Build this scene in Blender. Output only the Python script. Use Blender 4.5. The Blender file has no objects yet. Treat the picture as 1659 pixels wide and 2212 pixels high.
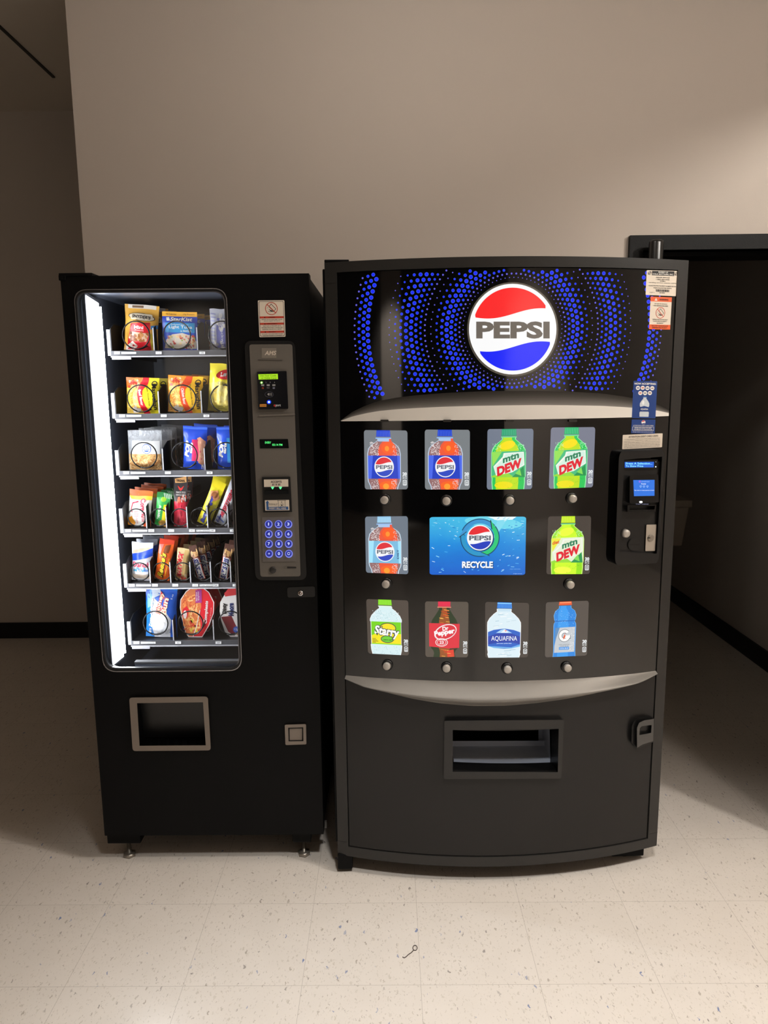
import bpy, bmesh, math, random
from mathutils import Vector, Matrix
from mathutils.geometry import tessellate_polygon
random.seed(7)
S = bpy.context.scene
COL = S.collection
R_ = math.radians

# ------------------------------------------------------------------ camera
FPX, PITCH, ROLL, YAW, EYE = 1582.4, 0.16375, 0.010712, -0.006914, 1.5004   # focal length in pixels of the 1659x2212 frame
CXP, CYP = 829.5, 1106.0
_fw = Vector((math.sin(YAW)*math.cos(PITCH), math.cos(YAW)*math.cos(PITCH), -math.sin(PITCH)))
_rt = Vector((math.cos(YAW), -math.sin(YAW), 0))
_dn = _fw.cross(_rt)
CR = math.cos(ROLL)*_rt + math.sin(ROLL)*_dn
CD = -math.sin(ROLL)*_rt + math.cos(ROLL)*_dn
EYEP = Vector((0, 0, EYE))
cd = bpy.data.cameras.new('camera'); cam = bpy.data.objects.new('camera', cd); COL.objects.link(cam)
cd.sensor_fit = 'HORIZONTAL'; cd.sensor_width = 36; cd.lens = 36*FPX/1659; cd.clip_start = 0.02
cam.matrix_world = Matrix(((CR.x, -CD.x, -_fw.x, 0), (CR.y, -CD.y, -_fw.y, 0), (CR.z, -CD.z, -_fw.z, EYE), (0, 0, 0, 1)))
S.camera = cam

# ------------------------------------------------------------------ world, lights, exposure
w = bpy.data.worlds.new('World'); S.world = w; w.use_nodes = True
w.node_tree.nodes['Background'].inputs[0].default_value = (0.9, 0.8, 0.7, 1)
w.node_tree.nodes['Background'].inputs[1].default_value = 0.0
S.view_settings.view_transform = 'Standard'; S.view_settings.look = 'None'
S.view_settings.exposure = 0.0; S.view_settings.gamma = 1.0; S.view_settings.use_curve_mapping = False

def area(name, loc, size, power, col, rot=(0, 0, 0), sy=None):
    d = bpy.data.lights.new(name, 'AREA'); d.energy = power; d.color = col
    d.shape = 'RECTANGLE'; d.size = size; d.size_y = sy or size
    o = bpy.data.objects.new(name, d); COL.objects.link(o); o.location = loc; o.rotation_euler = rot
    return o
WARM = (1.0, 0.95, 0.885)
def lamp(name, loc, power, col, radius=0.12, spot=None, blend=0.5, aim=None):
    d = bpy.data.lights.new(name, 'SPOT' if spot else 'POINT'); d.energy = power; d.color = col; d.shadow_soft_size = radius
    if spot: d.spot_size = R_(spot); d.spot_blend = blend
    o = bpy.data.objects.new(name, d); COL.objects.link(o); o.location = loc
    if aim: o.rotation_euler = (Vector(aim)-Vector(loc)).to_track_quat('-Z', 'Y').to_euler()
    return o
lamp('near_lamp', (0.08, 1.77, 2.93), 16.5, WARM, 0.10)                    # ceiling globe in front of the machines
lamp('hall_lamp', (2.42, 0.95, 2.93), 128, WARM, 0.08)                    # ceiling globe in the hall to the right, beyond the added beam
lamp('wall_fill', (1.72, 0.95, 2.95), 34, WARM, 0.10)                    # unseen fill light added to lift the upper right wall
lamp('down_lamp', (0.35, 0.40, 3.02), 238, (1.0, 0.975, 0.93), 0.14, spot=84, blend=0.55, aim=(0.35, 0.40, 0))   # recessed downlight over the camera
lamp('pier_fill', (-2.1, -2.6, 2.98), 470, WARM, 0.10, spot=56, blend=0.5, aim=(-2.1, -4.0, 1.5))     # unseen spot added to brighten the pale pier mirrored in the sign
lamp('corner_fill', (2.5, -2.3, 2.98), 420, WARM, 0.10, spot=76, blend=0.5, aim=(2.4, -4.0, 1.2))  # added spot, brightens the rear wall's reflection in the drinks door

# ------------------------------------------------------------------ materials
def lin(c):
    c = c/255.0
    return c/12.92 if c <= 0.04045 else ((c+0.055)/1.055)**2.4
def L3(rgb): return (lin(rgb[0]), lin(rgb[1]), lin(rgb[2]), 1)
_mc = {}
def paint(rgb, rough=0.5, metal=0.0, spec=0.5, coat=0.0, bump=0.0, bscale=300, var=0.0):
    key = ('p', tuple(rgb), rough, metal, spec, coat, bump, bscale, var)
    if key in _mc: return _mc[key]
    m = bpy.data.materials.new('paint'); m.use_nodes = True
    nt = m.node_tree; b = nt.nodes['Principled BSDF']
    b.inputs['Base Color'].default_value = L3(rgb); b.inputs['Roughness'].default_value = rough
    b.inputs['Metallic'].default_value = metal; b.inputs['Specular IOR Level'].default_value = spec
    b.inputs['Coat Weight'].default_value = coat
    if bump or var:
        tc = nt.nodes.new('ShaderNodeTexCoord'); n = nt.nodes.new('ShaderNodeTexNoise')
        n.inputs['Scale'].default_value = bscale; n.inputs['Detail'].default_value = 4
        nt.links.new(tc.outputs['Object'], n.inputs['Vector'])
        if bump:
            bp = nt.nodes.new('ShaderNodeBump'); bp.inputs['Strength'].default_value = bump; bp.inputs['Distance'].default_value = 0.002
            nt.links.new(n.outputs['Fac'], bp.inputs['Height']); nt.links.new(bp.outputs['Normal'], b.inputs['Normal'])
        if var:
            n2 = nt.nodes.new('ShaderNodeTexNoise'); n2.inputs['Scale'].default_value = 6
            nt.links.new(tc.outputs['Object'], n2.inputs['Vector'])
            mr = nt.nodes.new('ShaderNodeMapRange'); mr.inputs['To Min'].default_value = rough-var; mr.inputs['To Max'].default_value = rough+var
            nt.links.new(n2.outputs['Fac'], mr.inputs['Value']); nt.links.new(mr.outputs['Result'], b.inputs['Roughness'])
    _mc[key] = m
    return m
def glow(rgb, s=1.0, base=0.02, rough=0.12):
    key = ('g', tuple(rgb), s, base, rough)
    if key in _mc: return _mc[key]
    m = bpy.data.materials.new('lit'); m.use_nodes = True
    b = m.node_tree.nodes['Principled BSDF']
    b.inputs['Base Color'].default_value = (base, base, base, 1); b.inputs['Roughness'].default_value = rough
    b.inputs['Emission Color'].default_value = L3(rgb); b.inputs['Emission Strength'].default_value = s
    _mc[key] = m
    return m
def glass_mat():
    m = bpy.data.materials.new('glass'); m.use_nodes = True; nt = m.node_tree; nt.nodes.clear()
    o = nt.nodes.new('ShaderNodeOutputMaterial'); mx = nt.nodes.new('ShaderNodeMixShader')
    t = nt.nodes.new('ShaderNodeBsdfTransparent'); g = nt.nodes.new('ShaderNodeBsdfGlossy'); f = nt.nodes.new('ShaderNodeFresnel')
    g.inputs['Roughness'].default_value = 0.03; f.inputs['IOR'].default_value = 1.4
    t.inputs['Color'].default_value = (0.96, 0.97, 0.98, 1)
    nt.links.new(f.outputs[0], mx.inputs[0]); nt.links.new(t.outputs[0], mx.inputs[1]); nt.links.new(g.outputs[0], mx.inputs[2])
    nt.links.new(mx.outputs[0], o.inputs['Surface'])
    return m
def film_mat(rgb, alpha):
    m = bpy.data.materials.new('film'); m.use_nodes = True
    b = m.node_tree.nodes['Principled BSDF']
    b.inputs['Base Color'].default_value = L3(rgb); b.inputs['Alpha'].default_value = alpha
    b.inputs['Roughness'].default_value = 0.12; b.inputs['Specular IOR Level'].default_value = 0.9
    tc = m.node_tree.nodes.new('ShaderNodeTexCoord'); n = m.node_tree.nodes.new('ShaderNodeTexNoise'); n.inputs['Scale'].default_value = 90
    bp = m.node_tree.nodes.new('ShaderNodeBump'); bp.inputs['Strength'].default_value = 0.9; bp.inputs['Distance'].default_value = 0.004
    m.node_tree.links.new(tc.outputs['Object'], n.inputs['Vector']); m.node_tree.links.new(n.outputs['Fac'], bp.inputs['Height'])
    m.node_tree.links.new(bp.outputs['Normal'], b.inputs['Normal'])
    return m

BLACK = paint((10, 10, 11), 0.5, spec=.12, bump=0.12, bscale=900, var=0.05)
BLACKIN = paint((60, 63, 72), 0.35, bump=0.05, bscale=500)
JET = paint((8, 8, 9), 0.4)
GLOSSBLACK = paint((9, 9, 10), 0.04, spec=0.6)
DARKGREY = paint((44, 42, 40), 0.38, bump=0.05, bscale=1200, var=0.05)
SATIN = paint((58, 55, 52), 0.33, bump=0.04, bscale=1500, var=0.06)
PANELGREY = paint((100, 95, 89), 0.5, bump=0.06, bscale=1500)
TRIMGREY = paint((124, 113, 103), 0.5, bump=0.05, bscale=1500)
SILVER = paint((128, 124, 119), 0.5, metal=0.3, spec=.4, bump=0.03, bscale=1500)
CHROME = paint((205, 205, 205), 0.18, metal=1.0)
BUTTON = paint((186, 180, 173), 0.4, metal=0.25)
WHITEST = paint((226, 214, 198), 0.5)
INK = paint((20, 18, 18), 0.55)
GLASS = glass_mat()

# ------------------------------------------------------------------ pixels to places: where the line of sight through a photo pixel meets a surface
def ray(px, py): return ((px-CXP)/FPX)*CR + ((py-CYP)/FPX)*CD + _fw
def atY(px, py, Y):
    d = ray(px, py); return EYEP + d*(Y/d.y)
def atZ(px, py, z):
    d = ray(px, py); return EYEP + d*((z-EYE)/d.z)
FY = 2.14                                                    # snack machine: plane of the door
def m1(px, py, off=0.0): return atY(px, py, FY-off)
# drinks machine: bowed door, a slice of a cylinder
PSI = R_(1.92); OX, OY = 0.336, 2.123; HALF, SAG = 0.5073, 0.082
RAD = (HALF*HALF+SAG*SAG)/(2*SAG); CYL = RAD-SAG
EX = Vector((math.cos(PSI), math.sin(PSI), 0)); EYV = Vector((-math.sin(PSI), math.cos(PSI), 0)); OM = Vector((OX, OY, 0))
AX = OM + EYV*CYL
def m2(px, py, off=0.0):
    d = ray(px, py); r = RAD+off
    o = EYEP-AX
    a = d.x*d.x+d.y*d.y; b = 2*(o.x*d.x+o.y*d.y); c = o.x*o.x+o.y*o.y-r*r
    t = (-b-math.sqrt(max(b*b-4*a*c, 0)))/(2*a)
    return EYEP+d*t
def m2uz(u, z, off=0.0):
    th = math.asin(u/RAD)
    n = EX*math.sin(th)-EYV*math.cos(th)
    return AX+n*(RAD+off)+Vector((0, 0, z))
def m2inv(p):
    q = p-OM; return (q.dot(EX), p.z)

# ------------------------------------------------------------------ mesh helpers
ROOTM = {}
def tag(o, label=None, cat=None, group=None, kind=None):
    if label: o['label'] = label
    if cat: o['category'] = cat
    if group: o['group'] = group
    if kind: o['kind'] = kind
    return o
def empty(name, loc, rz=0, **k):
    o = bpy.data.objects.new(name, None); COL.objects.link(o)
    o.location = loc; o.rotation_euler = (0, 0, rz); o.empty_display_size = 0.1
    ROOTM[o.name] = (Matrix.Translation(loc) @ Matrix.Rotation(rz, 4, 'Z')).inverted()
    return tag(o, **k)
def rootof(o):
    while o.parent: o = o.parent
    return o
class MB:
    def __init__(s): s.v = []; s.f = []; s.m = []; s.sm = []; s.mats = []
    def mi(s, mat):
        if mat not in s.mats: s.mats.append(mat)
        return s.mats.index(mat)
    def add(s, vs, fs, mat, smooth=False):
        n = len(s.v); s.v += [Vector(p) for p in vs]; k = s.mi(mat)
        for f in fs:
            s.f.append([i+n for i in f]); s.m.append(k); s.sm.append(smooth)
        return s
    def box(s, x0, x1, y0, y1, z0, z1, mat):
        vs = [(x, y, z) for x in (x0, x1) for y in (y0, y1) for z in (z0, z1)]
        return s.add(vs, [(0, 1, 3, 2), (4, 6, 7, 5), (0, 4, 5, 1), (2, 3, 7, 6), (0, 2, 6, 4), (1, 5, 7, 3)], mat)
    def obox(s, o, ax, ay, az, mat):                          # box from a corner and three edge vectors
        vs = [o+ax*i+ay*j+az*k for i in (0, 1) for j in (0, 1) for k in (0, 1)]
        return s.add(vs, [(0, 1, 3, 2), (4, 6, 7, 5), (0, 4, 5, 1), (2, 3, 7, 6), (0, 2, 6, 4), (1, 5, 7, 3)], mat)
    def disc(s, c, axis, profile, mat, n=28):                 # lathe about axis through c: profile of (radius, distance along axis)
        axis = axis.normalized(); a = axis.orthogonal().normalized(); b = axis.cross(a)
        vs = []; fs = []
        for r, h in profile:
            for i in range(n):
                t = 2*math.pi*i/n; vs.append(c+axis*h+(a*math.cos(t)+b*math.sin(t))*r)
        for j in range(len(profile)-1):
            for i in range(n):
                i2 = (i+1) % n; fs.append((j*n+i, j*n+i2, (j+1)*n+i2, (j+1)*n+i))
        fs.append(tuple(range(n))[::-1]); fs.append(tuple((len(profile)-1)*n+i for i in range(n)))
        return s.add(vs, fs, mat, True)
    def tube(s, pts, r, mat, n=8, closed=False):
        vs = []; fs = []; m = len(pts)
        up = None
        for i, p in enumerate(pts):
            p = Vector(p)
            t = (Vector(pts[(i+1) % m if closed else min(i+1, m-1)])-Vector(pts[(i-1) % m if closed else max(i-1, 0)])).normalized()
            if up is None: up = t.orthogonal().normalized()
            up = (up-t*up.dot(t)).normalized(); q = t.cross(up)
            rr = r(i/(m-1)) if callable(r) else r
            for k in range(n):
                a = 2*math.pi*k/n; vs.append(p+(up*math.cos(a)+q*math.sin(a))*rr)
        for i in range(m if closed else m-1):
            i2 = (i+1) % m
            for k in range(n):
                k2 = (k+1) % n; fs.append((i*n+k, i*n+k2, i2*n+k2, i2*n+k))
        if not closed: fs.append(tuple(range(n))[::-1]); fs.append(tuple((m-1)*n+k for k in range(n)))
        return s.add(vs, fs, mat, True)
    def build(s, name, parent=None, label=None, bevel=0, local=False, recalc=True):
        me = bpy.data.meshes.new(name)
        M = None
        if parent is not None and not local: M = ROOTM.get(rootof(parent).name)
        me.from_pydata([tuple(M @ p if M else p) for p in s.v], [], s.f)
        for m in s.mats: me.materials.append(m)
        for p, k, sm in zip(me.polygons, s.m, s.sm): p.material_index = k; p.use_smooth = sm
        if recalc:
            bm = bmesh.new(); bm.from_mesh(me); bmesh.ops.recalc_face_normals(bm, faces=bm.faces); bm.to_mesh(me); bm.free()
        me.update()
        o = bpy.data.objects.new(name, me); COL.objects.link(o)
        if parent is not None: o.parent = parent
        if bevel:
            b = o.modifiers.new('edge', 'BEVEL'); b.width = bevel; b.segments = 2; b.limit_method = 'ANGLE'; b.angle_limit = R_(50)
        if label: o['label'] = label
        return o

def sheet2d(loops, sx=None, sy=None):
    """Flat fill of closed 2-D loops (holes allowed), cut along a grid so that it can follow a bent surface: (points, faces, rim edges)."""
    vl = [[Vector((x, y, 0)) for x, y in l] for l in loops]
    tris = tessellate_polygon(vl); flat = [p for l in vl for p in l]
    bm = bmesh.new(); bv = [bm.verts.new(p) for p in flat]
    for t in tris:
        try: bm.faces.new([bv[i] for i in t])
        except ValueError: pass
    xs = [p.x for p in flat]; ys = [p.y for p in flat]
    def cut(lo, hi, step, axis):
        k = math.ceil(lo/step)
        while k*step < hi:
            c = k*step
            if c > lo+1e-7:
                g = bm.verts[:]+bm.edges[:]+bm.faces[:]
                co = (c, 0, 0) if axis == 0 else (0, c, 0); no = (1, 0, 0) if axis == 0 else (0, 1, 0)
                bmesh.ops.bisect_plane(bm, geom=g, dist=1e-7, plane_co=co, plane_no=no)
            k += 1
    if sx: cut(min(xs), max(xs), sx, 0)
    if sy: cut(min(ys), max(ys), sy, 1)
    bmesh.ops.recalc_face_normals(bm, faces=bm.faces)
    bm.verts.index_update()
    pts = [(v.co.x, v.co.y) for v in bm.verts]; fs = [[v.index for v in f.verts] for f in bm.faces]
    rim = [(e.verts[0].index, e.verts[1].index) for e in bm.edges if len(e.link_faces) == 1]
    bm.free()
    return pts, fs, rim
def slab(mb, loops, mapf, off0, off1, mat, sx=None, sy=None, smooth=True):
    """A plate between two offsets of a surface; mapf(x, y, off) -> place."""
    pts, fs, rim = sheet2d(loops, sx, sy); n = len(pts)
    mb.add([mapf(x, y, off1) for x, y in pts], fs, mat, smooth)
    if off0 is not None:
        ids = sorted({i for e in rim for i in e}); k = {i: j for j, i in enumerate(ids)}; q = len(ids)
        mb.add([mapf(*pts[i], off1) for i in ids]+[mapf(*pts[i], off0) for i in ids], [(k[a], k[b], k[b]+q, k[a]+q) for a, b in rim], mat, False)
    return mb
def rrect(x0, y0, x1, y1, r, n=6):
    out = []
    for cx, cy, a0 in ((x1-r, y0+r, -90), (x1-r, y1-r, 0), (x0+r, y1-r, 90), (x0+r, y0+r, 180)):
        for i in range(n+1):
            a = R_(a0+90*i/n); out.append((cx+r*math.cos(a), cy+r*math.sin(a)))
    return out
def quad_round(q, r, n=5):
    """Rounded corners on any convex polygon."""
    out = []; m = len(q)
    for i in range(m):
        p = Vector(q[i]); a = (Vector(q[i-1])-p); b = (Vector(q[(i+1) % m])-p)
        a.normalize(); b.normalize(); p0 = p+a*r; p1 = p+b*r
        for k in range(n+1):
            t = k/n; out.append(tuple(p0*(1-t)**2+p*2*t*(1-t)+p1*t*t))
    return out
def ell(cx, cy, rx, ry, n=40, rot=0, a0=0, a1=360):
    c, s_ = math.cos(R_(rot)), math.sin(R_(rot)); out = []
    full = abs(a1-a0) >= 360
    for i in range(n if full else n+1):
        t = R_(a0+(a1-a0)*i/n); x, y = rx*math.cos(t), ry*math.sin(t); out.append((cx+x*c-y*s_, cy+x*s_+y*c))
    return out
_tc = {}
def text2d(s, bold=0.0):
    if (s, bold) in _tc: return _tc[(s, bold)]
    cu = bpy.data.curves.new('t', 'FONT'); cu.body = s; cu.size = 1; cu.offset = bold; cu.resolution_u = 3; cu.align_x = 'CENTER'
    ob = bpy.data.objects.new('t', cu); me = bpy.data.meshes.new_from_object(ob)
    vs = [(v.co.x, v.co.y) for v in me.vertices]; fs = [list(p.vertices) for p in me.polygons]
    bpy.data.objects.remove(ob); bpy.data.curves.remove(cu); bpy.data.meshes.remove(me)
    if not vs: vs = [(0, 0), (1, 0), (0, 1)]; fs = []
    x0, x1 = min(v[0] for v in vs), max(v[0] for v in vs); y0, y1 = min(v[1] for v in vs), max(v[1] for v in vs)
    _tc[(s, bold)] = ([((x-x0)/(x1-x0 or 1)-.5, (y-y0)/(y1-y0 or 1)-.5) for x, y in vs], fs)
    return _tc[(s, bold)]
class Art:
    """Printed or cut-out layers on a surface. Coordinates have y pointing down; mapf(x, y, off) -> place."""
    def __init__(s, mapf, base=0.0004, d=0.00022, sx=None, sy=None): s.mb = MB(); s.mapf = mapf; s.base = base; s.d = d; s.sx = sx; s.sy = sy
    def off(s, L): return s.base+s.d*L
    def poly(s, loops, mat, L=1):
        if loops and not isinstance(loops[0][0], (tuple, list)): loops = [loops]
        slab(s.mb, loops, lambda x, y, o: s.mapf(x, y, o), None, s.off(L), mat, s.sx, s.sy)
    def ring(s, outer, inner, mat, L=1): s.poly([outer, inner], mat, L)
    def ell(s, cx, cy, rx, ry, mat, L=1, n=32, rot=0): s.poly(ell(cx, cy, rx, ry, n, rot), mat, L)
    def rect(s, x0, y0, x1, y1, mat, L=1, r=0): s.poly(rrect(x0, y0, x1, y1, r) if r else [(x0, y0), (x1, y0), (x1, y1), (x0, y1)], mat, L)
    def text(s, t, cx, cy, wd, ht, mat, L=3, bold=0.0, rot=0, shear=0.0):
        vs, fs = text2d(t, bold); c, q = math.cos(R_(rot)), math.sin(R_(rot)); o = s.off(L); out = []
        for x, y in vs:
            X = x*wd+y*ht*shear; Y = -y*ht
            out.append(s.mapf(cx+X*c-Y*q, cy+X*q+Y*c, o))
        s.mb.add(out, fs, mat)
    def line(s, pts, wd, mat, L=2):
        for (ax, ay), (bx, by) in zip(pts, pts[1:]):
            d = Vector((bx-ax, by-ay)); 
            if d.length < 1e-9: continue
            d.normalize(); n = Vector((-d.y, d.x))*wd/2
            s.poly([(ax+n.x, ay+n.y), (bx+n.x, by+n.y), (bx-n.x, by-n.y), (ax-n.x, ay-n.y)], mat, L)
    def build(s, name, parent, label=None, local=False, bevel=0): return s.mb.build(name, parent, label, bevel=bevel, local=local, recalc=False)
def bil(q):                                                   # unit square -> four photo corners (TL, TR, BR, BL)
    def f(a, b):
        return (q[0][0]*(1-a)*(1-b)+q[1][0]*a*(1-b)+q[2][0]*a*b+q[3][0]*(1-a)*b, q[0][1]*(1-a)*(1-b)+q[1][1]*a*(1-b)+q[2][1]*a*b+q[3][1]*(1-a)*b)
    return f
def quadmap(q, surf):
    f = bil(q); return lambda a, b, o: surf(*f(a, b), o)

# ------------------------------------------------------------------ the setting
def floor_mat():
    m = bpy.data.materials.new('vinyl_tile'); m.use_nodes = True; nt = m.node_tree; b = nt.nodes['Principled BSDF']; N = nt.nodes.new; K = nt.links.new
    tc = N('ShaderNodeTexCoord'); sep = N('ShaderNodeSeparateXYZ'); K(tc.outputs['Object'], sep.inputs[0])
    def math_(op, a, v=None, c=None):
        n = N('ShaderNodeMath'); n.operation = op
        for i, q in enumerate((a, v, c)):
            if q is None: continue
            if isinstance(q, (int, float)): n.inputs[i].default_value = q
            else: K(q, n.inputs[i])
        return n.outputs[0]
    T = 0.3048
    def seam(o, start):
        q = math_('DIVIDE', math_('SUBTRACT', o, start), T); fr = math_('FRACT', q); dd = math_('ABSOLUTE', math_('SUBTRACT', fr, 0.5))
        return math_('GREATER_THAN', dd, 0.5-0.0016), math_('FLOOR', q)
    sx_, ix = seam(sep.outputs[0], -0.2348); sy_, iy = seam(sep.outputs[1], 1.6523)
    comb = N('ShaderNodeCombineXYZ'); K(ix, comb.inputs[0]); K(iy, comb.inputs[1])
    wn = N('ShaderNodeTexWhiteNoise'); wn.noise_dimensions = '3D'; K(comb.outputs[0], wn.inputs['Vector'])
    off = N('ShaderNodeVectorMath'); off.operation = 'ADD'; K(tc.outputs['Object'], off.inputs[0]); K(wn.outputs['Color'], off.inputs[1])   # every tile has its own chips
    nz = N('ShaderNodeTexNoise'); nz.inputs['Scale'].default_value = 110; nz.inputs['Detail'].default_value = 3; K(off.outputs[0], nz.inputs['Vector'])
    wob = N('ShaderNodeVectorMath'); wob.operation = 'MULTIPLY_ADD'; K(nz.outputs['Color'], wob.inputs[0]); wob.inputs[1].default_value = (0.016, 0.016, 0); K(off.outputs[0], wob.inputs[2])
    prev = (205, 196, 184)
    base = N('ShaderNodeRGB'); base.outputs[0].default_value = L3((220, 212, 204)); col = base.outputs[0]
    bl = N('ShaderNodeTexNoise'); bl.inputs['Scale'].default_value = 9; bl.inputs['Detail'].default_value = 5; K(off.outputs[0], bl.inputs['Vector'])
    mx0 = N('ShaderNodeMix'); mx0.data_type = 'RGBA'; K(math_('MULTIPLY', bl.outputs['Fac'], 0.5), mx0.inputs[0]); K(col, mx0.inputs[6]); mx0.inputs[7].default_value = L3((200, 192, 182)); col = mx0.outputs[2]
    for sc, thr, size, rgb, rotd in ((40, .48, .19, (192, 183, 171), 22), (56, .52, .17, (172, 163, 152), -25), (84, .55, .22, (196, 187, 176), 48), (66, .60, .16, (182, 174, 166), -60), (31, .80, .17, (164, 154, 143), 15), (33, .90, .18, (124, 117, 113), 10), (27, .955, .17, (92, 114, 162), 28)):
        mp = N('ShaderNodeMapping'); mp.inputs['Rotation'].default_value = (0, 0, R_(rotd)); mp.inputs['Scale'].default_value = (sc*2.3, sc*0.75, 1); K(wob.outputs[0], mp.inputs['Vector'])
        v = N('ShaderNodeTexVoronoi'); v.voronoi_dimensions = '2D'; v.inputs['Scale'].default_value = 1.0; v.inputs['Randomness'].default_value = 1.0; K(mp.outputs[0], v.inputs['Vector'])
        sp = N('ShaderNodeSeparateColor'); K(v.outputs['Color'], sp.inputs[0])
        on = math_('GREATER_THAN', sp.outputs[0], thr); lim = math_('MULTIPLY', sp.outputs[1], size)
        inside = math_('LESS_THAN', v.outputs['Distance'], lim); f = math_('MULTIPLY', math_('MULTIPLY', on, inside), math_('MULTIPLY_ADD', sp.outputs[2], 0.5, 0.35))
        mx = N('ShaderNodeMix'); mx.data_type = 'RGBA'; K(f, mx.inputs[0]); K(col, mx.inputs[6]); mx.inputs[7].default_value = L3(rgb); col = mx.outputs[2]
    sm = math_('MULTIPLY', math_('MAXIMUM', sx_, sy_), 0.45)
    mx = N('ShaderNodeMix'); mx.data_type = 'RGBA'; K(sm, mx.inputs[0]); K(col, mx.inputs[6]); mx.inputs[7].default_value = L3((96, 86, 76)); K(mx.outputs[2], b.inputs['Base Color'])
    b.inputs['Roughness'].default_value = 0.26; b.inputs['Specular IOR Level'].default_value = 0.4
    return m
FLOOR = floor_mat()
WALL = paint((187, 176, 166), 0.6, spec=0.3, bump=0.10, bscale=260)
WALLDIM = paint((186, 177, 168), 0.7, spec=0.2, bump=0.08, bscale=260)
CEIL = paint((206, 196, 182), 0.8, spec=0.2, bump=0.25, bscale=700)
BASEB = paint((10, 10, 10), 0.45, spec=0.3)
FRAMEBLACK = paint((5, 5, 5), 0.4, spec=.15, bump=0.35, bscale=700)
CH = 3.06; WY = 3.0; FAR = 4.386; WX = -1.19; DX0, DX1, DH = 0.997, 1.962, 2.03
XL, XR, YB = -4.6, 4.2, -4.0
def struct(name, mb): o = mb.build(name); o['kind'] = 'structure'; return o
struct('floor', MB().box(XL, XR, YB, 6.2, -0.08, 0, FLOOR))
struct('ceiling', MB().box(XL, XR, YB, 6.2, CH, CH+0.08, CEIL))
mb = MB(); mb.box(WX, DX0, WY, WY+0.13, 0, CH, WALL); mb.box(DX1, XR, WY, WY+0.13, 0, CH, WALL); mb.box(DX0, DX1, WY, WY+0.13, DH, CH, WALL)
struct('wall_front', mb)
struct('wall_back', MB().box(WX-0.001, -1.06, WY+0.13, FAR, 0, CH, WALLDIM).box(XL, WX, FAR, FAR+0.12, 0, CH, WALLDIM))
struct('wall_left', MB().box(XL-0.1, XL, YB, FAR, 0, CH, WALLDIM))
mb = MB(); mb.box(2.02, 2.12, WY+0.13, 6.1, 0, CH, WALLDIM)
struct('wall_right', mb)
struct('wall_rear', MB().box(-1.06, 2.12, 6.1, 6.2, 0, CH, WALLDIM))
struct('wall_east', MB().box(XR, XR+0.1, YB, WY, 0, CH, WALLDIM))
# unseen wall behind the camera, its pale and black stretches added for door reflections
mb = MB(); x = XL
for a, b, mt in ((XL, -2.48, paint((70, 66, 62), .7)), (-2.48, -1.78, WALL), (-1.78, 1.6, JET), (1.6, XR, WALL)):
    mb.box(a, b, YB-0.1, YB, 0, CH, mt)
struct('wall_behind', mb)
struct('blocker_beam', MB().box(1.88, 2.03, -1.2, WY, 2.74, CH, WALL))       # unseen beam added to keep the hall lamp off the upper wall
struct('baseboard_back', MB().box(XL, WX, FAR-0.012, FAR, 0, 0.1, BASEB))
struct('baseboard_right', MB().box(2.006, 2.02, WY+0.13, 6.1, 0, 0.105, BASEB))
struct('baseboard_front', MB().box(WX, DX0-0.055, WY-0.012, WY, 0, 0.1, BASEB))
struct('trim_1', MB().box(-1.654, -1.640, 1.5, 3.94, CH-0.006, CH+0.001, JET))
# steel door frame: face boards, reveal and stop
mb = MB()
mb.box(DX0-0.052, DX0, WY-0.022, WY+0.15, 0, DH+0.055, FRAMEBLACK); mb.box(DX1, DX1+0.052, WY-0.022, WY+0.15, 0, DH+0.055, FRAMEBLACK)
mb.box(DX0, DX1, WY-0.022, WY+0.15, DH, DH+0.055, FRAMEBLACK)
mb.box(DX0, DX0+0.016, WY+0.03, WY+0.15, 0, DH, FRAMEBLACK); mb.box(DX1-0.016, DX1, WY+0.03, WY+0.15, 0, DH, FRAMEBLACK); mb.box(DX0, DX1, WY+0.03, WY+0.15, DH-0.016, DH, FRAMEBLACK)
o = struct('door_1', mb)
# unseen open leaf, added to shade the floor by the doorway
hx, hy = DX1-0.01, WY-0.03; a = math.atan2(2.13-hy, 1.38-hx); dv = Vector((math.cos(a), math.sin(a), 0)); nv = Vector((-dv.y, dv.x, 0))
mb = MB(); mb.obox(Vector((hx, hy, 0.01)), dv*0.975, nv*0.045, Vector((0, 0, 2.0)), FRAMEBLACK)
struct('shade_leaf', mb)
mb = MB(); c = Vector((1.028, 2.925, 0))
mb.disc(c, Vector((0, 0, 1)), [(0.027, 0), (0.027, 2.045), (0.0255, 2.052), (0.018, 2.056), (0.006, 2.058)], paint((26, 25, 24), 0.28))
tag(mb.build('pipe'), 'thick black capped pipe rising beside the door frame, behind the drinks machine', 'pipe')
# wall box seen through the doorway
Y = 4.55; p = atY(1495, 1080, Y); q = atY(1476, 1181, Y); zt, zb, xr, xq = p.z, q.z, p.x, q.x
e = empty('waste_bin', (xr-0.2, Y+0.1, zb), label='pale tapered bin with an overhanging lid in the dark room behind the doorway', cat='bin')
cx = xr-0.2; BINM = paint((190, 178, 164), 0.5); hw = xq-cx; tw = xr-0.014-cx; zl = zt-0.045
mb = MB(); mb.add([(cx-hw, Y+.02, zb), (cx+hw, Y+.02, zb), (cx+hw, Y+.16, zb), (cx-hw, Y+.16, zb), (cx-tw, Y, zl), (cx+tw, Y, zl), (cx+tw, Y+.2, zl), (cx-tw, Y+.2, zl)],
    [(0, 1, 2, 3), (4, 5, 6, 7), (0, 1, 5, 4), (1, 2, 6, 5), (2, 3, 7, 6), (3, 0, 4, 7)], BINM); mb.build('bin_body', e, bevel=0.008)
MB().box(cx-0.2, cx+0.2, Y-0.012, Y+.21, zl, zt, BINM).build('lid', e, bevel=0.006)
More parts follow.
